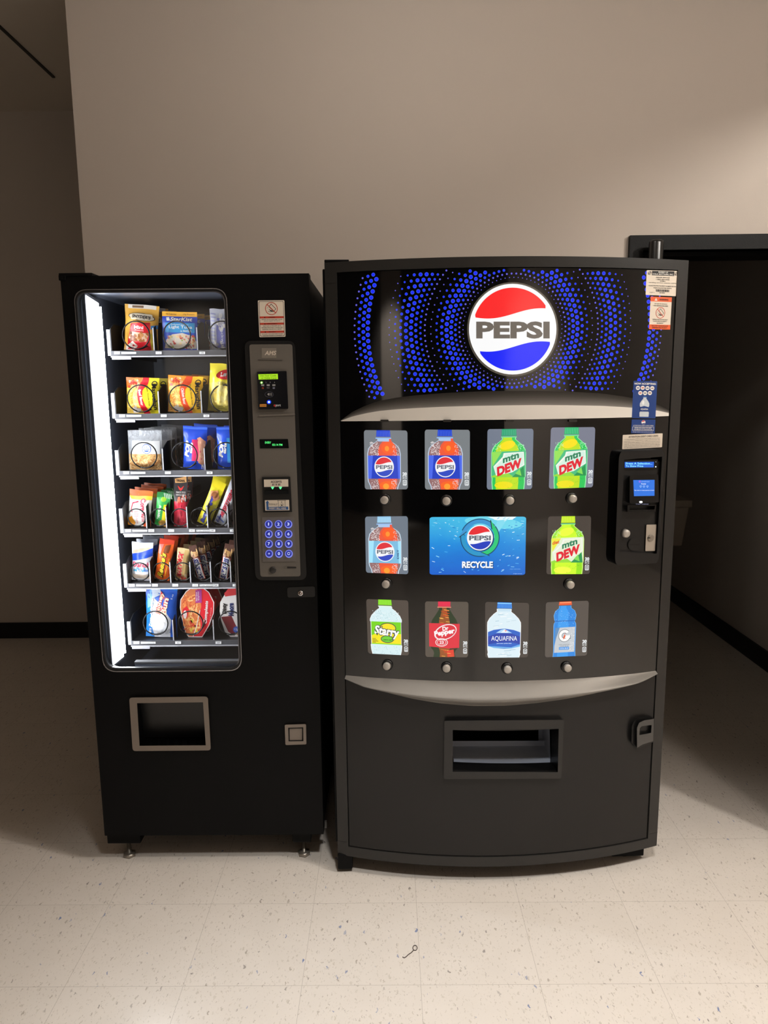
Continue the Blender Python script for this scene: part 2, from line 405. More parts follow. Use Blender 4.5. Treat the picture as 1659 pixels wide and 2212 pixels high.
MB().box(cx-0.06, cx+0.06, Y+.04, Y+.16, 0, zb, BINM).build('pedestal', e)
# a curl of wire dropped on the floor
pts = []
for i in range(15):
    t = 2*math.pi*i/14-2.2; g = atZ(896.5+5.2*math.cos(t)*0.9, 2047.5-5.6*math.sin(t), 0.0012); pts.append(g)
pts = pts+[atZ(x, y, 0.0012) for x, y in ((892, 2054), (888, 2058), (882, 2062), (877, 2067), (873, 2069), (869.5, 2067))]
mb = MB(); mb.tube(pts, 0.0010, paint((60, 48, 40), 0.6), n=6)
tag(mb.build('wire_curl'), 'small dark looped curl of wire lying on the floor tiles', 'wire')

# ------------------------------------------------------------------ the snack machine
SX0, SX1, SZ0, SZ1, SY1 = -0.920, -0.219, 0.105, 1.829, 2.93
snack = empty('snack_vending_machine', (-0.57, 2.5, 0), label='narrow black snack vending machine with a lit window of packets and a keypad', cat='vending machine')
mapm1 = lambda x, y, o: m1(x, y, o)
def loop_m1(pts): return [tuple(p) for p in pts]
# cabinet: shell panels around the lit store
IX0, IX1, IY1, IZ0, IZ1 = -0.878, -0.335, 2.80, 0.575, 1.79
mb = MB(); y0 = FY+0.046
mb.box(SX0+.004, SX0+.03, y0, SY1, SZ0, SZ1-.004, BLACK); mb.box(SX1-.03, SX1-.004, y0, SY1, SZ0, SZ1-.004, BLACK)
mb.box(SX0+.03, SX1-.03, SY1-.03, SY1, SZ0, SZ1-.004, BLACK); mb.box(SX0+.03, SX1-.03, y0, SY1-.03, SZ1-.03, SZ1-.004, BLACK); mb.box(SX0+.03, SX1-.03, y0, SY1-.03, SZ0, SZ0+.03, BLACK)
mb.build('cabinet', snack)
mb = MB()
mb.box(SX0+.031, IX0, FY+.05, IY1+.02, IZ0, IZ1, BLACKIN); mb.box(IX1, IX1+.02, FY+.05, IY1+.02, IZ0, IZ1, BLACKIN)
mb.box(IX0, IX1, IY1, IY1+.02, IZ0, IZ1, BLACKIN); mb.box(SX0+.031, IX1+.02, FY+.05, IY1+.02, IZ1, IZ1+.015, BLACKIN); mb.box(SX0+.031, IX1+.02, FY+.05, IY1+.02, IZ0-.015, IZ0, BLACKIN)
for z in (1.70, 1.735): mb.box(IX0, IX1, IY1-.012, IY1, z, z+.012, paint((60, 62, 66), 0.4))
mb.box(IX0+.06, IX1, FY+.09, FY+.105, IZ0, IZ0+.075, BLACKIN); mb.box(IX0+.06, IX1, FY+.087, FY+.107, IZ0+.075, IZ0+.08, paint((70, 70, 72), .4))
mb.box(IX0+.055, IX0+.095, FY+.06, FY+.2, IZ0, IZ0+.03, paint((40, 40, 42), .5))
mb.build('store_liner', snack)
# door
WIN = [(158, 625), (489.5, 622), (523.5, 1449.5), (223, 1452)]
WOUT = quad_round(WIN, 30, 7)
DEL = [(296, 1519), (438.5, 1517), (444.5, 1610), (301.5, 1611)]
def inv1(p): return (p.x, p.z)
flat1 = lambda x, z, o: Vector((x, FY-o, z))
door_loops = [[(SX0, SZ0), (SX1, SZ0), (SX1, SZ1), (SX0, SZ1)], [inv1(m1(*p)) for p in WOUT], [inv1(m1(*p)) for p in DEL]]
mb = MB(); slab(mb, door_loops, flat1, -0.045, 0.0, BLACK, smooth=False)
door = mb.build('door', snack)
a = Art(mapm1, base=0)
slab(a.mb, [WOUT, quad_round([(159.8, 626.8), (488, 624), (521.8, 1447.6), (224.6, 1450)], 28.5, 7)], mapm1, 0, 0.003, paint((150, 148, 150), 0.25, metal=.8), smooth=False)
slab(a.mb, [quad_round([(159.8, 626.8), (488, 624), (521.8, 1447.6), (224.6, 1450)], 28.5, 7), quad_round([(163.5, 631), (485, 628.5), (518.5, 1443.5), (228.5, 1445.5)], 25, 7)], mapm1, -.012, 0.001, JET, smooth=False)
slab(a.mb, [quad_round([(163.5, 631), (485, 628.5), (518.5, 1443.5), (228.5, 1445.5)], 25, 7), quad_round([(165.5, 633.5), (483, 631), (516.5, 1441), (230.5, 1443)], 24, 7)], mapm1, -0.012, -0.008, paint((120, 120, 126), 0.3, metal=.7), smooth=False)
a.build('window_trim', snack)
mb = MB(); slab(mb, [quad_round([(160, 627), (488, 624), (522, 1447.5), (224.5, 1450)], 28, 7)], mapm1, None, -0.016, GLASS, smooth=False); mb.build('window_glass', snack)
# light panel down the left of the store
LEDZ0, LEDZ1 = 0.655, 1.775
pa = atY(186, 637, FY+.035); pb = atY(214, 655, FY+.115); pc = atY(243, 1437, FY+.035); pd = atY(272, 1418, FY+.115)
xa = (pa.x+pc.x)/2; xb = (pb.x+pd.x)/2-.004
LEDM = glow((250, 252, 255), 9.0); STRIP = glow((245, 250, 255), 70.0)
mb = MB()
mb.add([(xa, FY+.035, pc.z), (xb, FY+.115, pd.z), (xb, FY+.115, pb.z), (xa, FY+.035, pa.z)], [(0, 1, 2, 3)], LEDM)
dz = 0.022
lp = mb.build('light_panel', snack, recalc=False)
mb = MB(); mb.add([(xb, FY+.1152, pd.z+.01), (xb+.0045, FY+.122, pd.z+.01), (xb+.0045, FY+.122, pb.z-.01), (xb, FY+.1152, pb.z-.01)], [(0, 1, 2, 3)], STRIP); mb.build('led_strip', lp, recalc=False)
ll = area('led_lamp', (xb+.006, FY+.1185, (pb.z+pd.z)/2), .005, 5.0, (0.93, 0.97, 1.0), sy=pb.z-pd.z-.04)      # the light the strip throws out through the window
ll.data.energy = 10; ll.data.spread = R_(135)
ll.rotation_euler = Vector((.6, -.8, 0)).to_track_quat('-Z', 'Y').to_euler()
mb = MB(); lm = paint((70, 72, 78), .4)
mb.add([(xa-.004, FY+.04, pc.z-.01), (xb-.004, FY+.126, pd.z-.01), (xb-.004, FY+.126, pb.z+.01), (xa-.004, FY+.04, pa.z+.01), (xa-.03, FY+.06, pc.z-.01), (xa-.03, FY+.06, pa.z+.01)], [(0, 1, 2, 3), (0, 4, 5, 3)], lm)
mb.build('light_housing', snack, recalc=False)
# trays
TY = FY+0.15; TRX0 = (atY(238, 757, TY).x+atY(259, 1016, TY).x+atY(284, 1382, TY).x)/3
RAIL = [757, 893, 1016, 1141, 1259, 1383]
TRAYZ = [atY(360, y, TY).z for y in RAIL]
COILS = [([294, 382, 480], 724, 29), ([304, 394, 484], 861, 29), ([311, 398.5, 489], 983.5, 28), ([295, 344, 389, 430, 472, 511], 1118, 19.5), ([302, 350, 395, 439, 480.5, 520], 1235, 20.5), ([336, 412, 498.6], 1346, 28)]
DIVS = [[333, 427], [344, 436], [353, 443], [317, 360, 405, 449, 493], [325, 369, 412, 456, 499], [375, 462]]
CODES = [['10', '12', '14'], ['20', '22', '24'], ['30', '32', '34'], ['40', '41', '42', '43', '44', '45'], ['50', '51', '52', '53', '54', '55'], ['60', '62', '64']]
RAILM = paint((92, 92, 96), 0.35, metal=.4); PLATE = paint((24, 25, 28), 0.45); EDGE = paint((190, 190, 196), .4, metal=.3); WIRE = paint((26, 26, 28), .25, metal=.4); TAGM = paint((236, 236, 236), .5)
TD = 0.44
for ti in range(6):
    z = TRAYZ[ti]; wdt = TRX0
    mb = MB()
    mb.box(TRX0, IX1-.004, TY, TY+TD, z-.006, z-.003, PLATE)                 # sheet floor
    mb.box(TRX0, IX1-.004, TY-.004, TY, z-.017, z, RAILM)                    # front rail
    mb.box(TRX0, IX1-.004, TY-.006, TY-.004, z-.0195, z-.016, EDGE)
    hgt = 0.082
    mb.add([(TRX0, TY, z-.017), (TRX0, TY+TD, z-.017), (TRX0, TY+TD, z+hgt), (TRX0, TY+.03, z+hgt), (TRX0, TY, z+hgt-.015),
            (TRX0+.003, TY, z-.017), (TRX0+.003, TY+TD, z-.017), (TRX0+.003, TY+TD, z+hgt), (TRX0+.003, TY+.03, z+hgt), (TRX0+.003, TY, z+hgt-.015)],
           [(0, 1, 2, 3, 4), (5, 6, 7, 8, 9), (0, 5, 9, 4), (4, 9, 8, 3), (3, 8, 7, 2)], PLATE)
    mb.box(TRX0-.010, TRX0, TY-.001, TY+.004, z-.014, z+hgt-.018, EDGE)        # bent front flange of the side wall
    mb.box(TRX0+.004, TRX0+.062, TY-.008, TY-.001, z-.026, z-.0165, EDGE)       # runner under the left corner
    tr = mb.build('tray', snack)
    for px in DIVS[ti]:
        x = atY(px, RAIL[ti], TY).x
        mb = MB()
        vs = [(0, 0, 0), (0, TD, 0), (0, TD, .09), (0, .06, .092), (0, .0, .070)]
        mb.add([(x+q[0]-.0008, TY+.002+q[1], z+q[2]-.003) for q in vs]+[(x+.0008, TY+.002+q[1], z+q[2]-.003) for q in vs],
               [(0, 1, 2, 3, 4), (5, 6, 7, 8, 9), (4, 9, 8, 3), (3, 8, 7, 2)], PLATE)
        mb.box(x-.0016, x+.0016, TY, TY+.003, z-.003, z+.068, EDGE)
        mb.build('divider', tr)
    xs, cy, rpx = COILS[ti]
    for ci, px in enumerate(xs):
        c = atY(px, cy, TY+.012); r = rpx*c.y/FPX*0.99; pts = []
        pit = 0.062 if len(xs) == 3 else 0.04
        turns = 1.0+0.40/pit
        n = int(26*turns)
        for i in range(n+1):
            t = turns*i/n; an = 2*math.pi*t-math.pi*0.62
            pts.append((c.x+r*math.cos(an), c.y+max(0, t-.93)*pit, c.z+r*math.sin(an)))
        mb = MB(); mb.tube(pts, 0.0021, WIRE, n=6); mb.build('coil', tr)
    rowy = RAIL[ti]
    fl_ = lambda x, y, o: atY(x, y, TY-.0065-o)
    tagx = [q+10 for q in [DIVS[ti][0]-(90 if len(xs) == 3 else 50)]+DIVS[ti]]
    for k, (q, code) in enumerate(zip(tagx, CODES[ti])):
        a = Art(fl_); a.rect(q-6.5, rowy+2.5, q+6, rowy+8, TAGM); a.text(code, q, rowy+5.2, 5, 3.4, INK); a.build('price_tag', tr)
        if k % 3 == 0:
            a = Art(fl_); a.rect(q+9, rowy+3.4, q+41, rowy+7.4, TAGM); a.text('Press selection', q+25, rowy+5.4, 29, 2.6, INK); a.build('selection_strip', tr)
# feet and skids
for i, (px, py) in enumerate(((280, 1845), (657, 1842))):
    c = atZ(px, py, 0.004); c.z = 0
    mb = MB(); mb.disc(c, Vector((0, 0, 1)), [(.021, 0), (.021, .009), (.015, .012), (.0075, .013), (.0075, .075)], paint((165, 158, 148), .35, metal=.8), n=6 if i else 6); mb.build('levelling_foot', snack)
for x in (SX0+.05, SX1-.09):
    mb = MB(); mb.disc(Vector((x+.01, 2.85, 0)), Vector((0, 0, 1)), [(.021, 0), (.021, .009), (.0075, .013), (.0075, .07)], paint((165, 158, 148), .35, metal=.8), n=6); mb.build('levelling_foot', snack)
for x0, x1 in ((SX0-.003, SX0+.105), (-0.322, -0.262)):
    MB().box(x0, x1, FY+.022, SY1-.03, .062, SZ0, BLACK).build('skid', snack, bevel=.003)
mb = MB(); q = atY(700, 1782, FY+.05); mb.box(SX1-.004, SX1+.006, FY+.05, FY+.058, q.z-.012, q.z+.012, paint((70, 68, 66), .4)); mb.build('side_latch', snack)
mb = MB(); p = m1(127, 588); q = m1(208, 595); mb.box(p.x, q.x-.01, FY-.004, FY+.08, SZ1, SZ1+.008, BLACK); mb.box(p.x-.001, p.x+.02, FY-.004, FY+.06, SZ1-.012, SZ1+.003, BLACK); mb.build('top_hinge', snack, bevel=.002)
# delivery opening
a = Art(mapm1, base=0)
slab(a.mb, [quad_round([(279, 1507), (449, 1504.5), (455.5, 1621), (286.5, 1622.5)], 7, 4), DEL], mapm1, 0, 0.010, TRIMGREY, smooth=False)
a.build('delivery_frame', snack, bevel=0)
DP = [m1(*p) for p in DEL]
mb = MB(); dp = 0.16
bk = [v+Vector((0, dp, 0)) for v in DP]
mb.add(DP+bk, [(0, 1, 5, 4), (1, 2, 6, 5), (2, 3, 7, 6), (3, 0, 4, 7), (4, 5, 6, 7)], JET); mb.build('delivery_chute', snack)
fl = [v+Vector((0, .028, 0)) for v in DP]; fl[2] += Vector((0, .02, .004)); fl[3] += Vector((0, .02, .004))
mb = MB(); mb.add(fl+[v+Vector((0, .004, 0)) for v in fl], [(0, 1, 2, 3), (4, 5, 6, 7), (0, 1, 5, 4), (2, 3, 7, 6)], paint((14, 14, 15), .35)); mb.build('delivery_flap', snack)
# coin return cup
a = Art(mapm1, base=0)
OUT = quad_round([(615, 1565.5), (661, 1564), (662, 1608), (616.5, 1609.5)], 3, 3); INN = [(622.5, 1572), (655, 1571), (655.5, 1601), (623.5, 1601.5)]
slab(a.mb, [OUT, INN], mapm1, 0, 0.006, TRIMGREY, smooth=False); cup = a.build('coin_return', snack)
P4 = [m1(*p, .0055) for p in INN]; Q4 = [m1(*p, .0005) for p in ((625.5, 1574.5), (652.5, 1573.5), (652.5, 1598.5), (626, 1599))]
mb = MB(); mb.add(P4+Q4, [(0, 1, 5, 4), (1, 2, 6, 5), (2, 3, 7, 6), (3, 0, 4, 7)], JET); mb.add(Q4, [(0, 1, 2, 3)], TRIMGREY); mb.build('cup_flap', cup)
# T-handle lock
a = Art(mapm1, base=0)
slab(a.mb, [quad_round([(620.5, 1269), (680, 1266.5), (681, 1289.5), (621, 1291)], 5, 4)], mapm1, 0, 0.002, JET, smooth=False); lk = a.build('lock_recess', snack)
mb = MB(); c = m1(649.5, 1281, .002); mb.disc(c, Vector((0, -1, 0)), [(.0085, 0), (.0085, .004), (.0065, .006)], CHROME); mb.disc(c+Vector((0, -.006, 0)), Vector((0, -1, 0)), [(.005, 0), (.005, .0006)], paint((90, 60, 50), .4)); mb.disc(c+Vector((0, -.0066, 0)), Vector((0, -1, 0)), [(.003, 0), (.003, .0006)], CHROME); mb.build('lock_cylinder', lk)
# payment column
def wave(py):
    v = 0
    for c0, d in ((800, .006), (905, .006), (1005, .004)):
        v += d*math.exp(-((py-c0)/22.0)**2)
    return v
a = Art(mapm1, base=0)
slab(a.mb, [quad_round([(528, 736), (637, 736), (663, 1253), (552, 1253.5)], 16, 5)], mapm1, 0, 0.006, JET, smooth=False); a.build('column_surround', snack, bevel=.0)
PG = quad_round([(538.5, 744), (631.5, 743.5), (649.5, 1245), (562.5, 1246)], 6, 4)
mb = MB(); slab(mb, [PG], lambda x, y, o: m1(x, y, o+.6*wave(y)), 0.004, 0.010, PANELGREY, sy=6)
col_ = mb.build('payment_column', snack)
PC = 0.0105
ac = lambda extra=0: Art(lambda x, y, o: m1(x, y, o+PC+extra))
a = ac(); a.rect(565, 752, 597, 773, paint((128, 121, 112), .35), 1); a.text('AMS', 584.5, 762.5, 24, 9.5, paint((226, 214, 200), .3, metal=.3), 2, bold=.03, shear=.2)
a.build('maker_badge', col_, label='silver letters on a patch of tape')
a = Art(lambda x, y, o: m1(x, y, o))
slab(a.mb, [quad_round([(559.5, 896), (637, 893), (637.5, 896.5), (560, 899.5)], 1, 2)], mapm1, .008, .0165, paint((110, 104, 97), .5), smooth=False)
a.build('column_ridge', col_); a = Art(lambda x, y, o: m1(x, y, o))
slab(a.mb, [quad_round([(557, 776.5), (610, 777.5), (610, 779), (557, 778)], .5, 2)], mapm1, .008, .0128, paint((74, 69, 64), .5), smooth=False)
a.build('column_ridge', col_)
# card reader
a = ac(); slab(a.mb, [quad_round([(555, 803), (619, 801.5), (622.8, 883), (558.6, 884.5)], 2, 3)], mapm1, .008, .020, paint((8, 9, 16), .2), smooth=False)
cr = a.build('card_reader', snack)
CRO = 0.0202
a = Art(lambda x, y, o: m1(x, y, o+CRO))
a.poly([(557.8, 808.5), (600, 807.5), (600.6, 819), (558.8, 820)], glow((168, 222, 30), 1.0))
LCI = paint((40, 70, 5), .5); a.text('Use Your Credit', 579.5, 811.3, 35, 3.8, LCI); a.text('or Debit Card', 580.5, 816.6, 32, 3.8, LCI)
a.build('screen', cr, label='lit lime green two-line display')
a = Art(lambda x, y, o: m1(x, y, o+CRO))
GW = paint((150, 150, 152), .5)
for k, x in enumerate((574.6, 583.5, 592.8)): a.text('234'[k], x, 826, 2.2, 2.6, GW)
for x in (567.4, 579.4, 591.6): a.rect(x-3.3, 830, x+3.3, 834, GW)
a.rect(565.5, 836.5, 569.8, 840, paint((150, 60, 30), .5)); a.text('PAY', 579.5, 838, 6, 2.6, GW); a.rect(589, 836.2, 594, 840, paint((110, 112, 130), .5))
a.ring(ell(581.5, 852, 9.5, 6.2, 30), ell(581.5, 852, 9.0, 5.7, 30), paint((90, 92, 110), .5))
a.poly([(577, 851.5), (580, 849), (582, 849), (582, 854.5), (580, 854.5)], GW)
for k in (0, 1, 2): a.line([(583.5+k*1.6, 849.3-k*.4), (584.2+k*1.6, 852), (583.5+k*1.6, 854.4+k*.4)], .6, GW)
a.rect(561, 873, 575.5, 878.8, paint((226, 150, 60), .5)); a.text('contactless', 568.2, 876, 12.5, 2.2, INK)
a.text('e', 593, 876, 4, 4.6, paint((225, 60, 60), .5), bold=.02); a.text('port', 601, 876.4, 11, 6.2, paint((225, 225, 228), .5), bold=.01)
a.build('reader_print', cr)  # icons, digits and words printed on the reader
a = Art(lambda x, y, o: m1(x, y, o+CRO)); a.ell(565, 826.5, 1.9, 1.9, glow((200, 255, 150), 2.2), 2); a.ell(565, 826.5, 3.6, 3.4, glow((70, 150, 20), .6), 1); a.build('status_light', cr, label='small green light')
a = Art(lambda x, y, o: m1(x, y, o+CRO)); a.ell(581, 868.5, 2.1, 2.1, glow((190, 225, 255), 3), 2); a.ell(581, 868.5, 4.6, 4.3, glow((10, 60, 255), 1.2), 1); a.build('status_light', cr, label='small blue light')
# clock display
a = ac(.0005); a.poly([(560.5, 949), (622, 948.5), (624, 968), (562, 968.6)], paint((14, 17, 16), .12))
VF = glow((90, 255, 130), 1.2); a.text('EVERY', 579, 956, 13, 4.6, VF, bold=.015); a.text('03:14 PM', 599, 960.8, 22, 4.6, VF, bold=.015)
a.build('clock_display', snack, label='dark display with green digits')
# bill acceptor
a = Art(mapm1, base=0); slab(a.mb, [[(566, 1031), (627, 1030), (631, 1106), (569, 1107)]], mapm1, .006, .017, JET, smooth=False)
slab(a.mb, [[(571, 1060), (622.5, 1059), (623.5, 1067), (571.5, 1068)]], mapm1, .017, .026, paint((14, 16, 18), .2), smooth=False)
ba = a.build('bill_acceptor', snack)
a = Art(lambda x, y, o: m1(x, y, o+.0172)); a.poly([(570, 1036), (622.5, 1035.3), (623, 1051.2), (570.5, 1052)], WHITEST)
a.text('ACCEPTS', 596.6, 1040.8, 23.5, 4.6, INK, bold=.02); a.text('$1 & $5', 596.8, 1046.9, 17.5, 4.4, INK, bold=.015); a.build('notice', ba)
a = Art(lambda x, y, o: m1(x, y, o+.0172)); a.poly([(572, 1080.6), (624.5, 1079.8), (625.3, 1102.3), (573, 1103)], WHITEST)
BLU = paint((40, 90, 150), .5)
a.poly([(577.6, 1081), (581.5, 1086.5), (579.6, 1086.5), (580, 1095), (622.6, 1094.3), (623, 1101), (575.8, 1101.8), (575.2, 1086.5), (573.6, 1086.5)], BLU, 2)
a.text('INSERT BILL HERE', 599.5, 1098, 37, 3.9, WHITEST, 3, bold=.015); a.text('TO/DE BILLET', 590, 1089.6, 19, 4, INK, 3)
a.line([(600.8, 1080.6), (601.5, 1094)], .7, INK); a.line([(615.5, 1080.4), (616.2, 1094)], .7, INK); a.line([(599, 1081.6), (618, 1081.2)], .6, INK); a.ring(ell(608.8, 1091.5, 4.4, 3.9), ell(608.8, 1091.5, 3.7, 3.2), INK); a.ell(608.8, 1091.5, 1.4, 2.0, INK, 2); a.ell(608.3, 1084.6, 1.4, 1.4, INK)
a.build('notice', ba)
a = Art(lambda x, y, o: m1(x, y, o+.0175)); GA = glow((90, 255, 150), 1.4)
for x in (588.8, 605.8): a.poly([(x-3.6, 1051.6), (x+3.6, 1051.5), (x+1.8, 1055.2), (x, 1057.3), (x-1.8, 1055.2)], GA)
a.build('guide_lights', ba, label='two green lit arrows')
# keypad
a = Art(mapm1, base=0); slab(a.mb, [[(565.5, 1117), (635, 1115.8), (640.5, 1212.5), (567.5, 1213.8)]], mapm1, .008, .0125, paint((104, 99, 94), .5), smooth=False); kp = a.build('keypad', snack)
KB = glow((26, 34, 140), 1.0); KR = glow((140, 150, 255), .85); KW = glow((205, 215, 255), .95)
for i, ch in enumerate(['1', '2', '3', '4', '5', '6', '7', '8', '9', '*', '0', 'C/']):
    x = 580.4+21.3*(i % 3)+.35*(i//3); y = 1132.5+21.25*(i//3)
    a = Art(mapm1, base=0); slab(a.mb, [ell(x, y, 8.3, 8.6, 26)], mapm1, .0125, .0165, KR, smooth=False)
    a.base = .0166; a.ell(x-.3, y-.4, 6.6, 6.8, KB, 1); a.ring(ell(x-.3, y-.4, 5.9, 6.1, 26), ell(x-.3, y-.4, 5.2, 5.4, 26), glow((60, 75, 200), .8), 2)
    a.text(ch, x-.3, y-.4, 6.4 if ch == 'C/' else (2.4 if ch == '1' else 4.4 if ch == '*' else 5), 4.2 if ch == '*' else 6.6, KW, 3, bold=.012 if ch == '*' else .035)
    a.build('key', kp)
a = Art(mapm1, base=0); mb = a.mb; mb.disc(m1(589.5, 1231, .009), Vector((0, -1, 0)), [(.0098, 0), (.0098, .004), (.0075, .005)], paint((40, 38, 36), .4)); mb.build('column_lock', snack)
a = Art(lambda x, y, o: m1(x, y, o+PC)); a.rect(613, 1224.5, 620, 1228.5, paint((92, 88, 82), .5)); a.rect(620, 1224.3, 640, 1227.6, INK, 1, r=1); a.build('coin_slot', snack)
# warning sticker
def sticker(machine, surf, q, name, label, base=WHITEST, off=.0006):
    f = quadmap(q, surf); a = Art(lambda x, y, o: f(x, y, o+off), base=0, d=.00012, sx=.2); a.poly(rrect(0, 0, 1, 1, .03), base, 0); return a
RED = paint((196, 62, 40), .5)
def no_tip(a, cx, cy, rx, ry):
    a.ring(ell(cx, cy, rx, ry), ell(cx, cy, rx*.90, ry*.90), RED, 2)
    a.line([(cx-.02*rx, cy-.72*ry), (cx+.72*rx, cy+.05*ry), (cx+.38*rx, cy+.46*ry), (cx-.36*rx, cy-.3*ry), (cx-.02*rx, cy-.72*ry)], rx*.07, INK, 2)
    a.poly([(cx-.5*rx, cy+.05*ry), (cx-.1*rx, cy+.22*ry), (cx+.32*rx, cy+.42*ry), (cx-.1*rx, cy+.42*ry), (cx-.2*rx, cy+.32*ry)], INK, 2)
    a.line([(cx-.55*rx, cy+.45*ry), (cx+.35*rx, cy+.45*ry)], ry*.06, INK, 2)
    for k in range(3): a.line([(cx-(.75-.15*k)*rx, cy-(.05+.16*k)*ry), (cx-(.62-.15*k)*rx, cy-(.1+.14*k)*ry)], ry*.05, INK, 2)
    a.line([(cx-.66*rx, cy-.66*ry), (cx+.66*rx, cy+.66*ry)], rx*.10, RED, 3)
a = sticker(snack, m1, [(556.8, 649), (614.2, 648.5), (616.8, 727.5), (560.3, 728.5)], 'x', 'y')
a.ring(rrect(.035, .025, .965, .975, .03), rrect(.05, .036, .95, .964, .03), INK, 1)
no_tip(a, .5, .225, .235, .175)
y = .435
for hd, lines in (('WARNING', ('TIPPING OR ROCKING MAY CAUSE', 'SERIOUS INJURY OR DEATH')), ('AVERTISSEMENT', ('BASCULER OU PENCHER CETTE', 'DISTRIBUTRICE PEUT CAUSER DES', 'BLESSURES GRAVES OU LA MORT')), ('PELIGRO', ('INCLINAR O SACUDIR PUEDE CAUSAR', 'LESIONES GRAVES O LA MUERTE'))):
    a.rect(.05, y, .95, y+.055, RED, 1); a.text(hd, .5, y+.028, .42 if len(hd) > 8 else .25, .03, INK, 2, bold=.02); a.poly([(.2, y+.045), (.235, y+.01), (.27, y+.045)], INK, 2); y += .075
    for t in lines: a.text(t, .5, y+.012, .027*len(t) if len(t) < 28 else .8, .026, INK, 2, bold=.015); y += .046
    y += .008
a.build('warning_sticker', snack, label='white sticker with red bands and a crossed-out tipping machine')

# ------------------------------------------------------------------ the packets
def sstep(t): t = max(0.0, min(1.0, t)); return t*t*(3-2*t)
class Bag:
    """A filled wrapper: pillow body (own mesh) with its print as a child. Local origin at the bottom centre, front towards -y."""
    NA, NB = 12, 14
    def __init__(s, name, w, h, t, base, seed=1, taper=0.0, pinch=0.05, seal=(.07, .05), power=2.4, crumple=.05, lean=0.0, backmat=None):
        s.w, s.h, s.t, s.taper, s.pinch, s.seal, s.pw, s.cr = w, h, t, taper, pinch, seal, power, crumple
        rnd = random.Random(seed); s.ph = [rnd.uniform(0, 6.28) for _ in range(6)]; s.fr = [rnd.uniform(5, 12) for _ in range(6)]
        mb = MB(); NA, NB = s.NA, s.NB
        for side in (-1, 1):
            vs = [s.pt(i/NA, j/NB, 0, side) for j in range(NB+1) for i in range(NA+1)]
            fs = [(j*(NA+1)+i, j*(NA+1)+i+1, (j+1)*(NA+1)+i+1, (j+1)*(NA+1)+i) for j in range(NB) for i in range(NA)]
            mb.add(vs, fs, base if side < 0 or backmat is None else backmat, True)
        s.o = mb.build(name, None)
        s.a = Art(lambda x, y, o: s.pt(x, y, o, -1), base=.0003, d=.0002, sx=1/NA, sy=1/NB)
    def pt(s, a, b, off, side):
        e = abs(2*a-1); body = (max(0, 1-e**s.pw))**.75
        sb = sstep((b-s.seal[0])/.25)*sstep((1-s.seal[1]-b)/.18)
        wr = s.cr*(math.sin(s.fr[0]*a*2+s.ph[0]+3*b)+.7*math.sin(s.fr[1]*b*2+s.ph[1]+4*a)+.5*math.sin(s.fr[2]*(a+b)*1.6+s.ph[2]))
        prof = body*sb*(1+wr)+.25*wr*(1-sb)*body
        w = s.w*(1-s.pinch*math.sin(math.pi*min(1, max(0, b))))*(1+s.taper*(b-.5))
        edge = s.cr*.18*s.h*math.sin(s.fr[3]*a+s.ph[3])*(1 if b < .5 else .3)*abs(b-.5)*2*.5
        return Vector(((a-.5)*w+.02*s.w*math.sin(s.fr[4]*b+s.ph[4])*s.cr*4, side*(s.t/2)*prof+side*off-(.0005 if side < 0 else -.0005), (1-b)*s.h+edge))
    def done(s):
        if s.a.mb.v: s.a.build('wrapper_print', s.o, local=True)
        return s.o
def C(*rgb, r=.32): return paint(rgb, r, spec=.5)
K_, W_ = C(24, 20, 20), C(240, 238, 232)
def blobs(a, n, x0, x1, y0, y1, cols, r0, r1, L, seed):
    rnd = random.Random(seed)
    for _ in range(n):
        a.ell(rnd.uniform(x0, x1), rnd.uniform(y0, y1), rnd.uniform(r0, r1), rnd.uniform(r0, r1)*.7, rnd.choice(cols), L+rnd.choice((0, 1)), 9, rnd.uniform(0, 90))
def noodle(a, n, x0, x1, y0, y1, cols, wd, L, seed):
    rnd = random.Random(seed)
    for _ in range(n):
        x, y = rnd.uniform(x0, x1), rnd.uniform(y0, y1); t = rnd.uniform(0, 3.1); pts = []
        for k in range(4): pts.append((min(x1, max(x0, x)), min(y1, max(y0, y)))); x += .05*math.cos(t); y += .04*math.sin(t); t += rnd.uniform(-.9, .9)
        a.line(pts, wd, rnd.choice(cols), L+rnd.choice((0, 1)))

def art_pretzel(a):
    a.rect(.10, 0, .92, .085, C(214, 206, 196, r=.2)); a.rect(.22, .02, .55, .07, C(120, 96, 76, r=.2), 2)
    a.poly([(.22, .42), (.80, .38), (.80, 1), (.08, 1), (.16, .7)], C(206, 30, 40), 2)
    a.poly([(.24, .60), (.78, .62), (.70, .80), (.26, .78), (.16, .74)], C(214, 176, 150), 3)
    blobs(a, 26, .22, .74, .62, .80, [C(150, 88, 44), C(116, 60, 30), C(190, 132, 80)], .03, .06, 4, 3)
    a.poly([(.06, .92), (.3, .80), (.42, .9), (.3, 1), (.06, 1)], C(236, 220, 206), 4)
    a.poly([(.82, .45), (1, .42), (1, .5), (.82, .52)], C(70, 140, 205), 2); a.rect(.82, .62, .98, .9, C(196, 168, 40), 2)
    a.poly(ell(.52, .27, .40, .085, 36, 4), K_, 5); a.poly(ell(.52, .27, .38, .074, 36, 4), C(246, 230, 200), 6); a.rect(.2, .2, .84, .335, C(246, 230, 200), 6, r=.05)
    a.text("SNYDER'S", .52, .268, .56, .075, K_, 8, bold=.03, rot=3); a.text('OF HANOVER', .52, .325, .28, .02, K_, 8)
    a.text('Mini', .48, .50, .28, .075, W_, 8, bold=.02); a.text('Pretzels', .5, .565, .26, .03, W_, 8)
